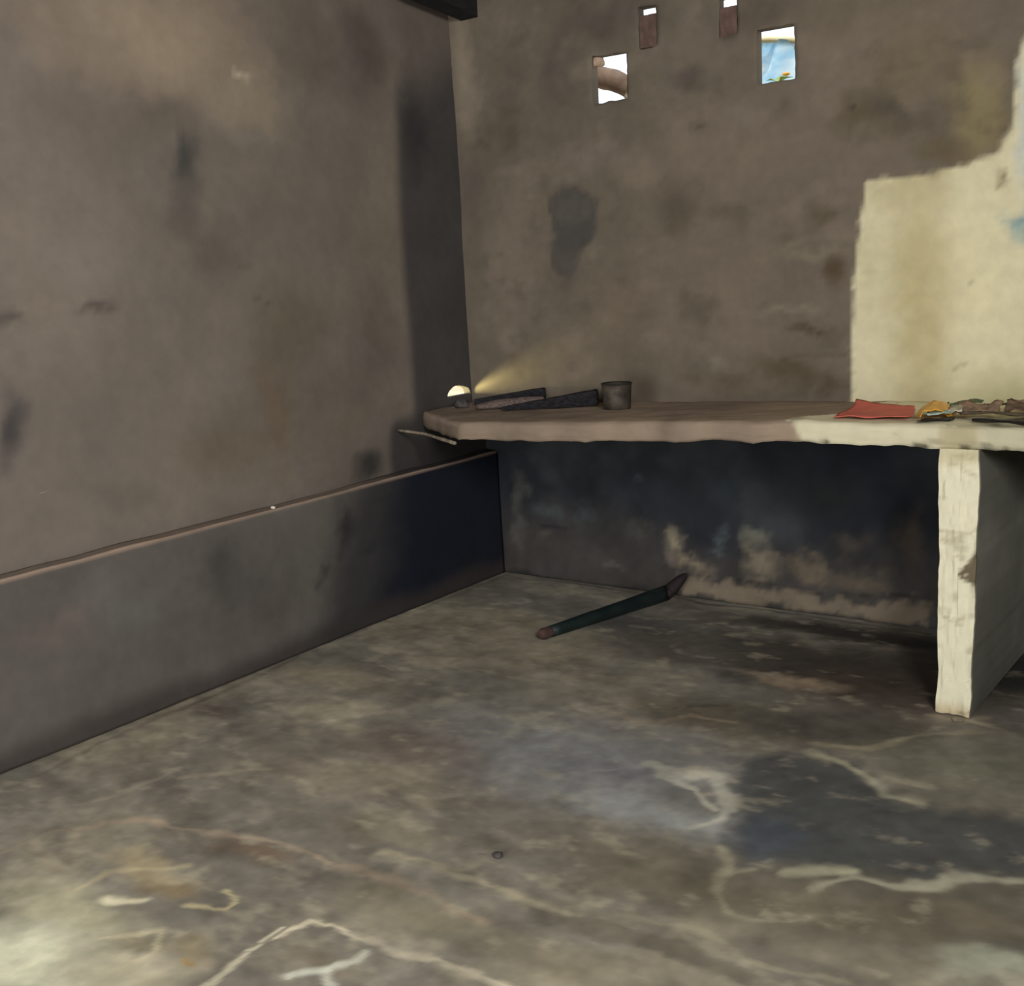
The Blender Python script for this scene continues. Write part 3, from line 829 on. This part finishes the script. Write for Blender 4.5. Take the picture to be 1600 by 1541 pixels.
def make_slab():
    xs = np.unique(np.round(np.concatenate([np.arange(SX0, 2.6, 0.014), np.linspace(2.6, SX1, 40)]), 4))
    n, mtop, mf = len(xs), 40, 7
    T = np.linspace(0, 1, mtop)
    X = xs[:, None] + 0 * T[None, :]
    f = slab_front(xs) + 0.005 * fbm(xs, xs * 0, 12, 201, 3)
    Y = YB + (f[:, None] - YB) * T[None, :]
    Z = slab_top(X, Y) + 0.004 * fbm(X, Y, 8, 205, 3)
    Z[:, -1] -= 0.005
    top = np.stack([X, Y, Z], -1)
    tf = np.linspace(0, 1, mf + 1)[1:]
    thick = 0.057 + 0.003 * fbm(xs, xs * 0, 22, 207, 3)
    FX = xs[:, None] + 0 * tf
    FY = f[:, None] - 0.004 * np.sin(tf * math.pi)[None, :] + 0.004 * fbm(FX, tf[None, :] + FX * 0, 9, 209, 2)
    FZ = Z[:, -1][:, None] - thick[:, None] * tf[None, :]
    front = np.stack([FX, FY, FZ], -1)
    # underside
    under = np.stack([xs, xs * 0 + YB, slab_top(xs, xs * 0 + YB) - 0.056], -1)[:, None, :]
    under2 = np.stack([xs, f * 0.5 + YB * 0.5, slab_top(xs, f * .5 + YB * .5) - 0.057], -1)[:, None, :]
    A = np.concatenate([top, front, under2, under], 1)
    m = A.shape[1]
    me = bpy.data.meshes.new('counter_slab')
    idx = np.arange(n * m).reshape(n, m)
    F_ = []
    for j in range(m):
        j2 = (j + 1) % m
        F_ += np.stack([idx[:-1, j], idx[1:, j], idx[1:, j2], idx[:-1, j2]], -1).tolist()
    F_ += [idx[0, :].tolist(), idx[-1, ::-1].tolist()]
    me.from_pydata(A.reshape(-1, 3).tolist(), [], F_)
    me.update()
    for p in me.polygons: p.use_smooth = len(p.vertices) == 4
    # colour: bare greyish brown stone, limewashed from x = 1.63 to the right
    vx, vy, vz = A[..., 0], A[..., 1], A[..., 2]
    S = Paint(vx, vy + (vz - 0.78) * 1.0, lin(122, 108, 94), 33, 0.02, 10)
    nn = fbm(vx, vy + vz, 5, 211)
    S.mix(sstep(0, 0.9, nn), lin(140, 124, 106), 0.6)
    S.mix(sstep(0, 0.9, -nn), lin(102, 90, 80), 0.6)
    S.mix(1 - sstep(0.1, 0.6, vx), lin(92, 82, 74), 0.4)
    S.mottle(14, 0.10, 5)
    c = S.c * 1.25
    edge = 1.63 + 0.35 * (0.81 - vz) + 0.012 * fbm(vy, vz, 30, 213)
    edge = np.where(vy > -0.70, 1.60 + 0.10 * sstep(-0.70, -0.45, vy) + 0.02 * fbm(vx, vy, 14, 214), edge)
    wm = sstep(-0.008, 0.008, vx - edge)
    W = Paint(vx, vy + vz, lin(190, 184, 158), 35, 0.02, 10)
    W.mix(sstep(0.35, 0.8, fbm(vx, vz * 2 + vy, 16, 216)), lin(134, 126, 104), 0.6)
    W.mix(sstep(2.10, 2.2, vx), lin(150, 146, 122), 0.5)
    W.mix(sstep(2.14, 2.18, vx) * sstep(0.0, 0.5, fbm(vx, vz * 2 + vy, 14, 219)), lin(84, 82, 72), 0.8)
    W.mix((1 - sstep(0.01, 0.03, np.abs(vx - 2.10) - 0.03)) * (vy < -0.7), lin(150, 140, 108), 0.7)
    W.mix((1 - sstep(0.0, 0.012, vz - 0.757)) * sstep(0.1, 0.4, fbm(vx, vz * 0, 18, 218)), lin(60, 55, 46), 0.8)
    c = c * (1 - wm[..., None]) + W.c * 1.15 * wm[..., None]
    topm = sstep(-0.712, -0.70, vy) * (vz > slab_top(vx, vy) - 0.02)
    c = c * (1 + 0.38 * topm[..., None])  # top face coloured lighter to stand in for overhead light
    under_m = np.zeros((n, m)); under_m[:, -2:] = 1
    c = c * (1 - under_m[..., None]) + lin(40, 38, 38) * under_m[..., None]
    colour_attr(me, c.reshape(-1, 3))
    return link('counter_slab', me, M_paint)


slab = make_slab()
tag(slab, 'long stone counter slab along the back wall, grey brown left, whitewashed right, broken left corner', 'counter')

# support wall under the slab
px0, px1 = (2.0532, 0.3954)[0], (2.1567, 0.5845)[0]
pyf, ptop = -0.725, 0.752
nz_, nx_, ny_ = 90, 12, 40
vs_ = np.linspace(0.0, ptop, nz_)


def support_mesh():
    # closed loop in plan: front left -> front right -> back right -> back left
    loop = [(px0 + (px1 - px0) * i / nx_, pyf, 0) for i in range(nx_)]
    loop += [(px1, pyf + (-0.01 - pyf) * i / ny_, 1) for i in range(ny_)]
    loop += [(px1 + (px0 - px1) * i / 4, -0.01, 2) for i in range(4)]
    loop += [(px0, -0.01 + (pyf + 0.01) * i / ny_, 3) for i in range(ny_)]
    n = len(loop)
    V, Cc = [], []
    lx_ = np.array([q[0] for q in loop]); ly_ = np.array([q[1] for q in loop])
    for k, z in enumerate(vs_):
        zz = np.full(n, z)
        nzx = 0.004 * fbm(lx_ * 3, zz, 12, 301, 3)
        lean = -0.012 * (1 - z / ptop) * (lx_ > (px0 + px1) / 2)
        rub = 0.005 * (1 - sstep(0.0, 0.05, zz)) * (0.5 + fbm(lx_ * 8, zz, 9, 305, 2)) * (ly_ < -0.6)
        x = lx_ + nzx + lean
        y = ly_ + 0.004 * fbm(lx_ * 5, zz, 14, 303, 3) * (ly_ < -0.6) - rub
        V.append(np.stack([x, y, zz], -1))
        Cc.append((lx_, ly_, zz))
    V = np.concatenate(V)
    a = np.array(Cc)
    LX, LY, LZ = a[:, 0].ravel(), a[:, 1].ravel(), a[:, 2].ravel()
    W = Paint(LX, LZ, lin(208, 203, 178), 41, 0.010, 20)
    W.mix(sstep(0.3, 0.8, fbm(LX * 0.6, LZ, 26, 311)), lin(150, 142, 112), 0.6)
    W.mix(sstep(0.4, 0.9, fbm(LX, LZ, 9, 312)), lin(214, 206, 176), 0.5)
    W.mix(1 - sstep(0.0, 0.05, LZ), lin(150, 128, 92), 0.6)
    W.line([(2.0558, 0.7150), (2.1066, 0.6950), (2.1502, 0.6679)], 0.007, lin(150, 142, 110), 0.6)
    W.line([(2.0653, 0.2644), (2.1136, 0.2655)], 0.006, lin(150, 140, 106), 0.7)
    W.poly([(2.1114, 0.4055), (2.1474, 0.4633), (2.1655, 0.4722), (2.1673, 0.3796), (2.1320, 0.3862)], 0.004, lin(88, 78, 58), 0.95)
    W.blob((2.1316, 0.4060), (0.006, 0.008), lin(190, 178, 150), 0.9)
    W.blob((2.1412, 0.4340), (0.006, 0.005), lin(120, 108, 84), 0.9)
    W.line([(2.1107, 0.0171), (2.1382, 0.0297), (2.1555, 0.0216)], 0.006, lin(84, 66, 46), 0.8)
    W.mix(sstep(0.2, 0.6, fbm(LX * 0, LZ, 30, 315)) * (LX > px1 - 0.016), lin(96, 88, 66), 0.7)
    W.mix(sstep(ptop - 0.06, ptop - 0.02, LZ + 0.012 * fbm(LX, LZ, 20, 316)), lin(160, 150, 112), 0.5)
    G = Paint(LY, LZ, lin(72, 72, 66), 43, 0.03, 8)
    G.mix(sstep(0, 0.8, fbm(LY, LZ, 2.5, 321, 3)), lin(92, 92, 84), 0.6)
    G.mix(sstep(0, 0.8, -fbm(LY, LZ, 2.5, 321, 3)), lin(54, 53, 48), 0.6)
    fr = (LY < pyf + 0.001)[:, None]
    c = np.where(fr, W.c * 1.15, G.c * 2.6)
    F_ = []
    for k in range(nz_ - 1):
        for i in range(n):
            F_.append((k * n + i, k * n + (i + 1) % n, (k + 1) * n + (i + 1) % n, (k + 1) * n + i))
    F_.append(list(range(n))[::-1]); F_.append([(nz_ - 1) * n + i for i in range(n)])
    me = bpy.data.meshes.new('support_wall')
    me.from_pydata(V.tolist(), [], F_)
    me.update()
    colour_attr(me, c)
    return me


sup = link('support_wall', support_mesh(), M_paint)
tag(sup, 'narrow upright support with chipped whitewashed front, carrying the counter slab', 'support')

# ---------------------------------------------------------------- shapes for the loose things


def to_obj(name, bm, mat, parent=None, smooth=True):
    bmesh.ops.recalc_face_normals(bm, faces=bm.faces)
    me = bpy.data.meshes.new(name); bm.to_mesh(me); bm.free()
    for p in me.polygons: p.use_smooth = smooth
    return link(name, me, mat, parent)


def tube(bm, pts, radii, seg=12, squash=1.0, jitter=0.0, square=0.0, seed=1, roll=0.0):
    rnd = random.Random(seed)
    rings = []
    n = len(pts)
    pts = [Vector(p) for p in pts]
    for i, p in enumerate(pts):
        d = (pts[min(i + 1, n - 1)] - pts[max(i - 1, 0)]).normalized()
        s = d.cross(Vector((0, 0, 1)))
        s = s.normalized() if s.length > 1e-4 else Vector((1, 0, 0))
        t = s.cross(d).normalized()
        ring = []
        for k in range(seg):
            a = 2 * math.pi * k / seg + roll
            ca, sa = math.cos(a), math.sin(a)
            if square:
                q = max(abs(ca), abs(sa))
                g = (1 - square) + square / q
                ca, sa = ca * g, sa * g
            r = radii[i] * (1 + jitter * (rnd.random() - 0.5))
            ring.append(bm.verts.new(p + s * ca * r + t * sa * r * squash))
        rings.append(ring)
    for a, b in zip(rings[:-1], rings[1:]):
        for k in range(seg):
            bm.faces.new((a[k], a[(k + 1) % seg], b[(k + 1) % seg], b[k]))
    bm.faces.new(rings[0][::-1]); bm.faces.new(rings[-1])
    return rings


def lerp_pts(pts, n):
    pts = [Vector(p) for p in pts]
    L_ = [0]
    for a, b in zip(pts[:-1], pts[1:]): L_.append(L_[-1] + (b - a).length)
    out = []
    for i in range(n):
        d = L_[-1] * i / (n - 1)
        k = 0
        while k < len(L_) - 2 and d > L_[k + 1]: k += 1
        out.append(pts[k].lerp(pts[k + 1], (d - L_[k]) / (L_[k + 1] - L_[k])))
    return out


def stone(name, loc, r, mat, label, cat, seed, sq=0.6, group=None):
    rnd = random.Random(seed)
    bm = bmesh.new()
    bmesh.ops.create_icosphere(bm, subdivisions=2, radius=1)
    for v in bm.verts:
        k = 1 + 0.22 * (rnd.random() - 0.5)
        v.co = Vector((v.co.x * r * k, v.co.y * r * 0.8 * k, max(-0.55, v.co.z * k) * r * sq))
    lo = min(v.co.z for v in bm.verts)
    for v in bm.verts: v.co.z -= lo
    o = to_obj(name, bm, mat)
    o.location = loc
    return tag(o, label, cat, group)


def top_at(x, y): return float(slab_top(np.array(x), np.array(y))) + 0.004


# ---- charred firewood on the shelf


def log(name, a, b, ra, rb, mat, label, seed, square=0.75, squash=0.8, lift=0.0, end_mat=None):
    """tapered split log lying on the slab from a to b (x, y); its end face is a part"""
    pts = lerp_pts([(a[0], a[1], top_at(*a) + ra * squash + lift * 0.2), (b[0], b[1], top_at(*b) + rb * squash + lift)], 14)
    rad = [ra + (rb - ra) * i / 13 for i in range(14)]
    bm = bmesh.new()
    tube(bm, pts, rad, 16, squash, 0.10, square, seed, math.pi / 4 * 0)
    root = to_obj(name, bm, mat, None, False)
    tag(root, label, 'firewood', 'firewood on the shelf')
    d = (pts[-1] - pts[-2]).normalized()
    bm = bmesh.new()
    tube(bm, [pts[-1] - d * 0.002, pts[-1] + d * 0.004], [rb * 0.9, rb * 0.86], 16, squash, 0.08, square, seed + 1)
    to_obj('cut_end', bm, end_mat or mat, root, False)
    return root


log('firewood_log', (0.0569, -0.2102), (0.3138, -0.0807), 0.014, 0.028, M_char,
    'thin charred firewood log lying behind the thicker charred log on the shelf', 3, lift=0.012)
log('firewood_log', (0.3302, -0.3915), (0.6454, -0.2157), 0.009, 0.037, M_char,
    'thicker charred firewood log with square end beside the tin cup', 5)
# ash-grey split piece lying in front of the thin log
bm = bmesh.new()
a, b = (0.1761, -0.3471), (0.3825, -0.1895)
pts = lerp_pts([(a[0], a[1], top_at(*a) + 0.010), (b[0], b[1], top_at(*b) + 0.022)], 10)
tube(bm, pts, [0.012, 0.020, 0.024, 0.025, 0.025, 0.025, 0.024, 0.022, 0.018, 0.012], 12, 0.7, 0.15, 0.4, 8)
o = to_obj('split_wood', bm, M_ash, None, False)
tag(o, 'ash grey split piece of wood against the front of the charred logs', 'firewood')
p = (0.0418, -0.2744)
stone('ash_lump', (p[0], p[1], top_at(*p) - 0.002), 0.032, M_lump, 'grey lump of ash below the bright hole in the corner', 'ash', 4, 0.75)

# ---- tin cup
p = (0.8002, -0.3291)
cup = thing('tin_cup', 'dark sooty tin cup standing on the shelf right of the charred logs', 'cup', (p[0], p[1], top_at(*p) - 0.002))


def lathe(bm, prof, seg=40):
    rings = []
    for r, z in prof:
        rings.append([bm.verts.new((r * math.cos(2 * math.pi * k / seg), r * math.sin(2 * math.pi * k / seg), z)) for k in range(seg)])
    for a, b in zip(rings[:-1], rings[1:]):
        for k in range(seg): bm.faces.new((a[k], a[(k + 1) % seg], b[(k + 1) % seg], b[k]))
    return rings


bm = bmesh.new()
R_ = lathe(bm, [(0.046, 0.0), (0.049, 0.003), (0.050, 0.03), (0.052, 0.06), (0.054, 0.090), (0.051, 0.090), (0.049, 0.06), (0.047, 0.02), (0.044, 0.008)])
bm.faces.new(R_[0][::-1]); bm.faces.new(R_[-1])
to_obj('cup_body', bm, M_tin, cup)
bm = bmesh.new()
tt = [(0.0535 * math.cos(a_), 0.0535 * math.sin(a_), 0.0905) for a_ in np.linspace(0, 2 * math.pi, 41)[:-1]]
rings = []
for k in range(40):
    a_ = 2 * math.pi * k / 40
    rings.append([bm.verts.new(((0.0535 + 0.003 * math.cos(b_)) * math.cos(a_), (0.0535 + 0.003 * math.cos(b_)) * math.sin(a_), 0.091 + 0.003 * math.sin(b_))) for b_ in np.linspace(0, 2 * math.pi, 9)[:-1]])
for k in range(40):
    A_, B_ = rings[k], rings[(k + 1) % 40]
    for j in range(8): bm.faces.new((A_[j], A_[(j + 1) % 8], B_[(j + 1) % 8], B_[j]))
to_obj('rim', bm, M_tin_rim, cup)

# ---- thin pale twig under the broken left corner
bm = bmesh.new()
ta = (-0.5599, 0.7010)
pts = lerp_pts([(XL + 0.004, ta[0], ta[1]), (0.12, -0.60, 0.698), (0.36, -0.722, 0.692)], 14)
tube(bm, pts, [0.005 + 0.002 * (i / 13) for i in range(14)], 8, 1, 0.3, 0, 4)
o = to_obj('twig', bm, M_twig)
tag(o, 'thin pale twig stuck between the left wall and the broken corner of the counter slab', 'twig')

# ---- bricks closing two of the vents
for R, lab in ((R1, 'reddish brick standing in the narrow vent beside the left bright opening'),
               (R2, 'reddish brick standing in the narrow vent at the top edge, nearer the blue opening')):
    bm = bmesh.new()
    bmesh.ops.create_cube(bm, size=1)
    x0, x1, z0 = R[0] - 0.002, R[2] + 0.002, R[3]
    z1 = R[1] - 0.026
    for v in bm.verts:
        v.co = Vector((x0 if v.co.x < 0 else x1, YB + 0.004 if v.co.y < 0 else -0.044, z0 + 0.001 if v.co.z < 0 else z1))
    bmesh.ops.subdivide_edges(bm, edges=bm.edges[:], cuts=5, use_grid_fill=True)
    rn = random.Random(3)
    for v in bm.verts: v.co += Vector((rn.uniform(-1, 1) * 0.0012, rn.uniform(-1, 1) * 0.0015, rn.uniform(-1, 1) * 0.0012 if v.co.z > z0 + 0.01 else 0))
    o = to_obj('brick', bm, M_brick, None, False)
    tag(o, lab, 'brick', 'bricks in the vents')

# ---- pole on the floor, its far end tipped up against the back wall
f0, f1 = (0.6807, -0.6897), (0.8290, -0.0434)
pole = thing('floor_pole', 'dark green pole with reddish tip lying on the floor against the sooty wall', 'pole', (f0[0], f0[1], 0))
pl = Vector((f0[0], f0[1], 0))
far = Vector(((0.8926, 0.0943)[0], -0.022, (0.8926, 0.0943)[1]))
A = Vector((f0[0], f0[1], 0.020)); Bp = Vector((f1[0], f1[1] - 0.03, 0.026))
d = (Bp - A)
bm = bmesh.new()
pts = lerp_pts([A + d * 0.05, Bp], 16)
tube(bm, [p - pl for p in pts], [0.021 + 0.009 * i / 15 for i in range(16)], 14, 1, 0.05, 0, 3)
to_obj('shaft', bm, M_pipe, pole)
bm = bmesh.new()
tube(bm, [p - pl for p in lerp_pts([A - d * 0.03, A + d * 0.06], 6)], [0.012, 0.019, 0.021, 0.021, 0.020, 0.017], 14, 1, 0.08, 0, 5)
to_obj('pole_tip', bm, M_tip, pole)['label'] = 'reddish brown tip'
bm = bmesh.new()
pts = lerp_pts([Bp - d * 0.02, Bp + (far - Bp) * 0.12 + d * 0.02, far], 9)
tube(bm, [p - pl for p in pts], [0.030, 0.033, 0.033, 0.032, 0.030, 0.028, 0.025, 0.020, 0.012], 12, 0.8, 0.15, 0, 7)
to_obj('bent_end', bm, M_brush, pole)['label'] = 'dark maroon end bent up against the wall'

# ---- red sheet on the whitewashed part of the counter


def sheet(name, corners, n, m, height, mat, label=None, cat=None, seed=0, amp=0.006, thick=0.002, base=None, parent=None, group=None):
    """crumpled sheet lying on the slab; corners (x, y) in order around, height(s, t) above the slab"""
    c0, c1, c2, c3 = [np.array(c) for c in corners]
    S_, T_ = np.meshgrid(np.linspace(0, 1, n), np.linspace(0, 1, m), indexing='ij')
    XY = ((1 - S_) * (1 - T_))[..., None] * c0 + (S_ * (1 - T_))[..., None] * c1 + (S_ * T_)[..., None] * c2 + ((1 - S_) * T_)[..., None] * c3
    wob = 0.06 * np.hypot(*(c2 - c0))
    XY[..., 0] += wob * fbm(S_, T_, 3, seed + 5, 2) * 0.5
    XY[..., 1] += wob * fbm(S_, T_, 3, seed + 6, 2) * 0.5
    H = height(S_, T_) + amp * (fbm(S_, T_, 4, seed, 3) + 1.2)
    Z = slab_top(XY[..., 0], XY[..., 1]) + 0.006 + np.maximum(H, 0)
    bm = bmesh.new()
    G = [[bm.verts.new((XY[i, j, 0], XY[i, j, 1], Z[i, j])) for j in range(m)] for i in range(n)]
    G2 = [[bm.verts.new((XY[i, j, 0], XY[i, j, 1], Z[i, j] - thick)) for j in range(m)] for i in range(n)]
    for i in range(n - 1):
        for j in range(m - 1):
            bm.faces.new((G[i][j], G[i + 1][j], G[i + 1][j + 1], G[i][j + 1]))
            bm.faces.new((G2[i][j], G2[i][j + 1], G2[i + 1][j + 1], G2[i + 1][j]))
    per = [(i, 0) for i in range(n)] + [(n - 1, j) for j in range(1, m)] + [(i, m - 1) for i in range(n - 2, -1, -1)] + [(0, j) for j in range(m - 2, 0, -1)]
    for (a0, a1), (b0, b1) in zip(per, per[1:] + per[:1]):
        bm.faces.new((G[a0][a1], G2[a0][a1], G2[b0][b1], G[b0][b1]))
    o = to_obj(name, bm, mat, parent)
    if label: tag(o, label, cat, group)
    return o


sheet('red_sheet', [(1.7271, -0.6531), (1.9340, -0.6059), (1.8937, -0.4328), (1.7210, -0.4383)], 24, 14,
      lambda s, t: 0.030 * t * t * (1 - 0.6 * s), M_red, 'red folded sheet lying at the left end of the whitewashed counter', 'cloth', 61, 0.003)

# ---- yellow wrapper with a pale label, a thin black strip under it
p = (1.9808, -0.5952)
yw = thing('yellow_wrapper', 'crumpled yellow wrapper beside the red sheet on the counter', 'wrapper', (0, 0, 0))
sheet('wrapper_film', [(1.9722, -0.6756), (2.0370, -0.5824), (2.0021, -0.4105), (1.9114, -0.4292)], 22, 16,
      lambda s, t: 0.032 * np.sin(np.clip(s, 0, 1) * math.pi) ** 0.6 * np.sin(np.clip(t * 0.9 + 0.1, 0, 1) * math.pi) ** 0.5, M_yellow, seed=71, amp=0.006, parent=yw)
sheet('pale_label', [(1.9942, -0.6446), (2.0438, -0.5940), (2.0331, -0.5567), (1.9808, -0.5952)], 14, 6,
      lambda s, t: 0.012 + 0.006 * t, M_teal, seed=73, amp=0.003, parent=yw)
sheet('black_strip', [(1.9850, -0.7106), (2.0609, -0.6418), (2.0536, -0.5918), (1.9794, -0.6481)], 18, 6,
      lambda s, t: 0.000 * s, M_black, 'black strip under the front edge of the yellow wrapper', 'plastic scrap', 75, 0.003)

# ---- litter of leaves, sticks and scraps on the right end of the counter
lf = thing('green_leaf', 'dull green leaf sticking up behind the brown scraps', 'leaf')
c = [(1.9734, -0.3873), (2.0557, -0.3266), (2.0477, -0.2680), (1.9594, -0.3001)]
sheet('leaf_blade', c, 16, 8, lambda s, t: 0.006 + 0.014 * np.sin(s * math.pi * 0.7) + 0.004 * t, M_leaf, seed=81, amp=0.003, parent=lf)
a, b = (1.9709, -0.4169), (1.9688, -0.3586)
bm = bmesh.new()
tube(bm, lerp_pts([(a[0], a[1], top_at(*a) + 0.004), (b[0], b[1], top_at(*b) + 0.024)], 5), [0.003] * 5, 6)
to_obj('stem', bm, M_leaf, lf)
sheet('brown_scrap', [(2.0498, -0.5662), (2.1566, -0.5420), (2.1278, -0.3988), (2.0197, -0.4212)], 22, 12, lambda s, t: 0.004 + 0.020 * t * (0.6 + 0.4 * np.sin(s * 9)), M_pinkbrown,
      'pinkish brown paper scrap right of the yellow wrapper', 'paper scrap', 83, 0.010)
sheet('brown_scrap', [(2.1754, -0.5638), (2.3027, -0.6093), (2.2821, -0.4348), (2.1508, -0.4358)], 22, 12, lambda s, t: 0.006 + 0.012 * t, M_brown,
      'dark brown paper scrap at the right edge of the photo', 'paper scrap', 87, 0.012)
sheet('white_scrap', [(2.0271, -0.5846), (2.0664, -0.5757), (2.0410, -0.4592), (2.0072, -0.4664)], 12, 8, lambda s, t: 0.012 + 0.008 * t, M_white,
      'small whitish scrap touching the right side of the yellow wrapper', 'paper scrap', 89, 0.006)
sheet('pink_scrap', [(2.1378, -0.3825), (2.2524, -0.3729), (2.2487, -0.2741), (2.1312, -0.2970)], 14, 8, lambda s, t: 0.010 + 0.012 * t, M_pinkbrown,
      'pale pinkish scrap behind the dark brown scrap', 'paper scrap', 91, 0.006)
for a, b, r, m, z, lab in (((2.1152, -0.6416), (2.3312, -0.7435), 0.006, M_black, 0.0, 'thin black stick along the front edge of the counter, right end'),
                           ((2.0631, -0.5764), (2.2521, -0.5966), 0.005, M_stick, 0.012, 'brown stick in front of the paper scraps, behind the black stick'),
                           ((2.0043, -0.3663), (2.2339, -0.2028), 0.006, M_stick, 0.004, 'brown stick along the wall behind the paper scraps')):
    bm = bmesh.new()
    pts = lerp_pts([(a[0], a[1], top_at(*a) + r + z), ((a[0] + b[0]) / 2, (a[1] + b[1]) / 2 + 0.006, top_at(*a) + r + z + 0.004), (b[0], b[1], top_at(*b) + r + z)], 12)
    tube(bm, pts, [r * (0.8 + 0.3 * math.sin(i)) for i in range(12)], 8, 1, 0.2, 0, 9)
    tag(to_obj('stick', bm, m), lab, 'stick', 'sticks on the counter')

# ---- small stones
p = (1.4702, -2.0185)
stone('pebble', (p[0], p[1], -0.003), 0.013, M_stone, 'small dark pebble alone in the middle of the floor', 'stone', 11)
p = (-1.2659, 0.5257)
stone('white_chip', (-0.012, p[0], LEDGE + 0.001), 0.010, M_chip, 'tiny white chip lying on the ledge of the left wall', 'chip', 12)
p = (2.1205, -0.7463)
stone('mortar_crumb', (p[0], p[1] - 0.012, -0.003), 0.017, M_twig, 'broken crumb of mortar at the foot of the whitewashed support', 'rubble', 13, 0.35)

# ---------------------------------------------------------------- outside, seen through the openings
struct(plain_box('ground', (-14, -12, -0.3), (14, 16, -0.13), M_earth))

# blue plastic sheet hung from a bamboo pole
y0 = 1.25
vx, vz = (0.72, 2.17)
sh = thing('blue_plastic_sheet', 'pale blue plastic sheet hanging outside the right opening', 'plastic sheet', (0, 0, 0))
bm = bmesh.new()
nn, mm = 50, 40
G = []
for i in range(nn):
    r = []
    for j in range(mm):
        x = 0.38 + 0.9 * i / (nn - 1)
        topz = 2.235 - 0.10 * ((x - 0.55) / 0.5) ** 2 + 0.03 * (x < 0)
        z = 0.9 + (topz - 0.9) * j / (mm - 1)
        r.append(bm.verts.new((x, y0 + 0.03 * math.sin(x * 16 + z * 2) + 0.012 * math.sin(x * 40 - z * 9), z)))
    G.append(r)
for i in range(nn - 1):
    for j in range(mm - 1): bm.faces.new((G[i][j], G[i + 1][j], G[i + 1][j + 1], G[i][j + 1]))
bmesh.ops.solidify(bm, geom=bm.faces[:], thickness=0.004)
to_obj('sheet_cloth', bm, M_tarp, sh)
bm = bmesh.new()
tube(bm, [(x, y0 - 0.02, 2.235 - 0.10 * ((x - 0.55) / 0.5) ** 2) for x in np.linspace(0.36, 1.3, 24)], [0.014] * 24, 12, 1, 0.05)
to_obj('bamboo_pole', bm, M_bamboo, sh)
for xx in (0.34, 1.32):
    bm = bmesh.new()
    tube(bm, lerp_pts([(xx, y0 - 0.02, -0.13), (xx, y0 - 0.02, 2.2)], 12), [0.022] * 12, 12, 1, 0.06)
    to_obj('post', bm, M_bamboo, sh)

# branch crossing the left opening
bm = bmesh.new()
cx = W1[0] * 0.5 + W1[2] * 0.5; cz = W1[1] * 0.5 + W1[3] * 0.5
camv = Vector((2.99539, -3.93415, 1.3)); dv = (Vector((cx, YB, cz)) - camv)
tt_ = (0.75 - camv.y) / dv.y
ce = camv + dv * tt_
pts = lerp_pts([(ce.x - 0.55, 0.78, ce.z + 0.20), (ce.x - 0.12, 0.75, ce.z + 0.03), (ce.x + 0.02, 0.75, ce.z - 0.012), (ce.x + 0.12, 0.75, ce.z - 0.06), (ce.x + 0.5, 0.72, ce.z - 0.30)], 24)
tube(bm, pts, [0.052 - 0.0004 * i for i in range(24)], 14, 1, 0.12, 0, 17)
o = to_obj('tree_branch', bm, M_bark)
tag(o, 'brown slanting branch outside the left bright opening', 'branch')
# broken bits of mortar in the sides of the left opening
for (px_, pz_, rr, lab, sd) in ((W1[0] + 0.012, W1[1] - 0.030, 0.026, 'broken tan mortar stuck in the upper left corner of the left opening', 21),
                               (W1[2] - 0.010, W1[3] + 0.0, 0.020, 'broken tan mortar lying in the lower right corner of the left opening', 23)):
    stone('mortar_piece', (px_, -0.052, pz_), rr, M_tan, lab, 'mortar', sd, 1.0, 'mortar in the left opening')
# plant outside below the sheet
pt = thing('garden_plant', 'plant with green leaves and an orange flower outside the right opening', 'plant', (0, 0, 0))
cx2 = W2[0] * 0.5 + W2[2] * 0.5; dv = Vector((cx2 + 0.01, YB, W2[3] + 0.012)) - camv
ce2 = camv + dv * ((0.95 - camv.y) / dv.y)
bm = bmesh.new()
tube(bm, lerp_pts([(ce2.x - 0.05, 0.97, -0.12), (ce2.x - 0.02, 0.96, 1.2), (ce2.x, 0.95, ce2.z)], 20), [0.008] * 20, 8, 1, 0.2)
to_obj('stem', bm, M_greenl, pt)
rn = random.Random(5)
for k in range(7):
    bm = bmesh.new()
    ang = k * 0.9 + 0.3
    base = Vector((ce2.x, 0.95, ce2.z - 0.02 - 0.03 * (k % 3)))
    tip = base + Vector((math.cos(ang) * 0.06, math.sin(ang) * 0.05, 0.015))
    mid = (base + tip) / 2 + Vector((0, 0, 0.012))
    side = (tip - base).cross(Vector((0, 0, 1))).normalized() * 0.014
    vv = [bm.verts.new(q) for q in (base, mid + side, tip, mid - side)]
    bm.faces.new(vv)
    bmesh.ops.subdivide_edges(bm, edges=bm.edges[:], cuts=2, use_grid_fill=True)
    bmesh.ops.solidify(bm, geom=bm.faces[:], thickness=0.0015)
    to_obj('leaf', bm, M_greenl, pt)
bm = bmesh.new()
bmesh.ops.create_icosphere(bm, subdivisions=3, radius=0.011)
for v in bm.verts:
    a_ = math.atan2(v.co.y, v.co.x)
    k = 1 + 0.25 * math.sin(a_ * 6)
    v.co = Vector((v.co.x * k * 1.3 + ce2.x + 0.035, v.co.y * k + 0.945, v.co.z * 0.7 + ce2.z + 0.008))
to_obj('flower', bm, M_orange, pt)['label'] = 'orange flower head'
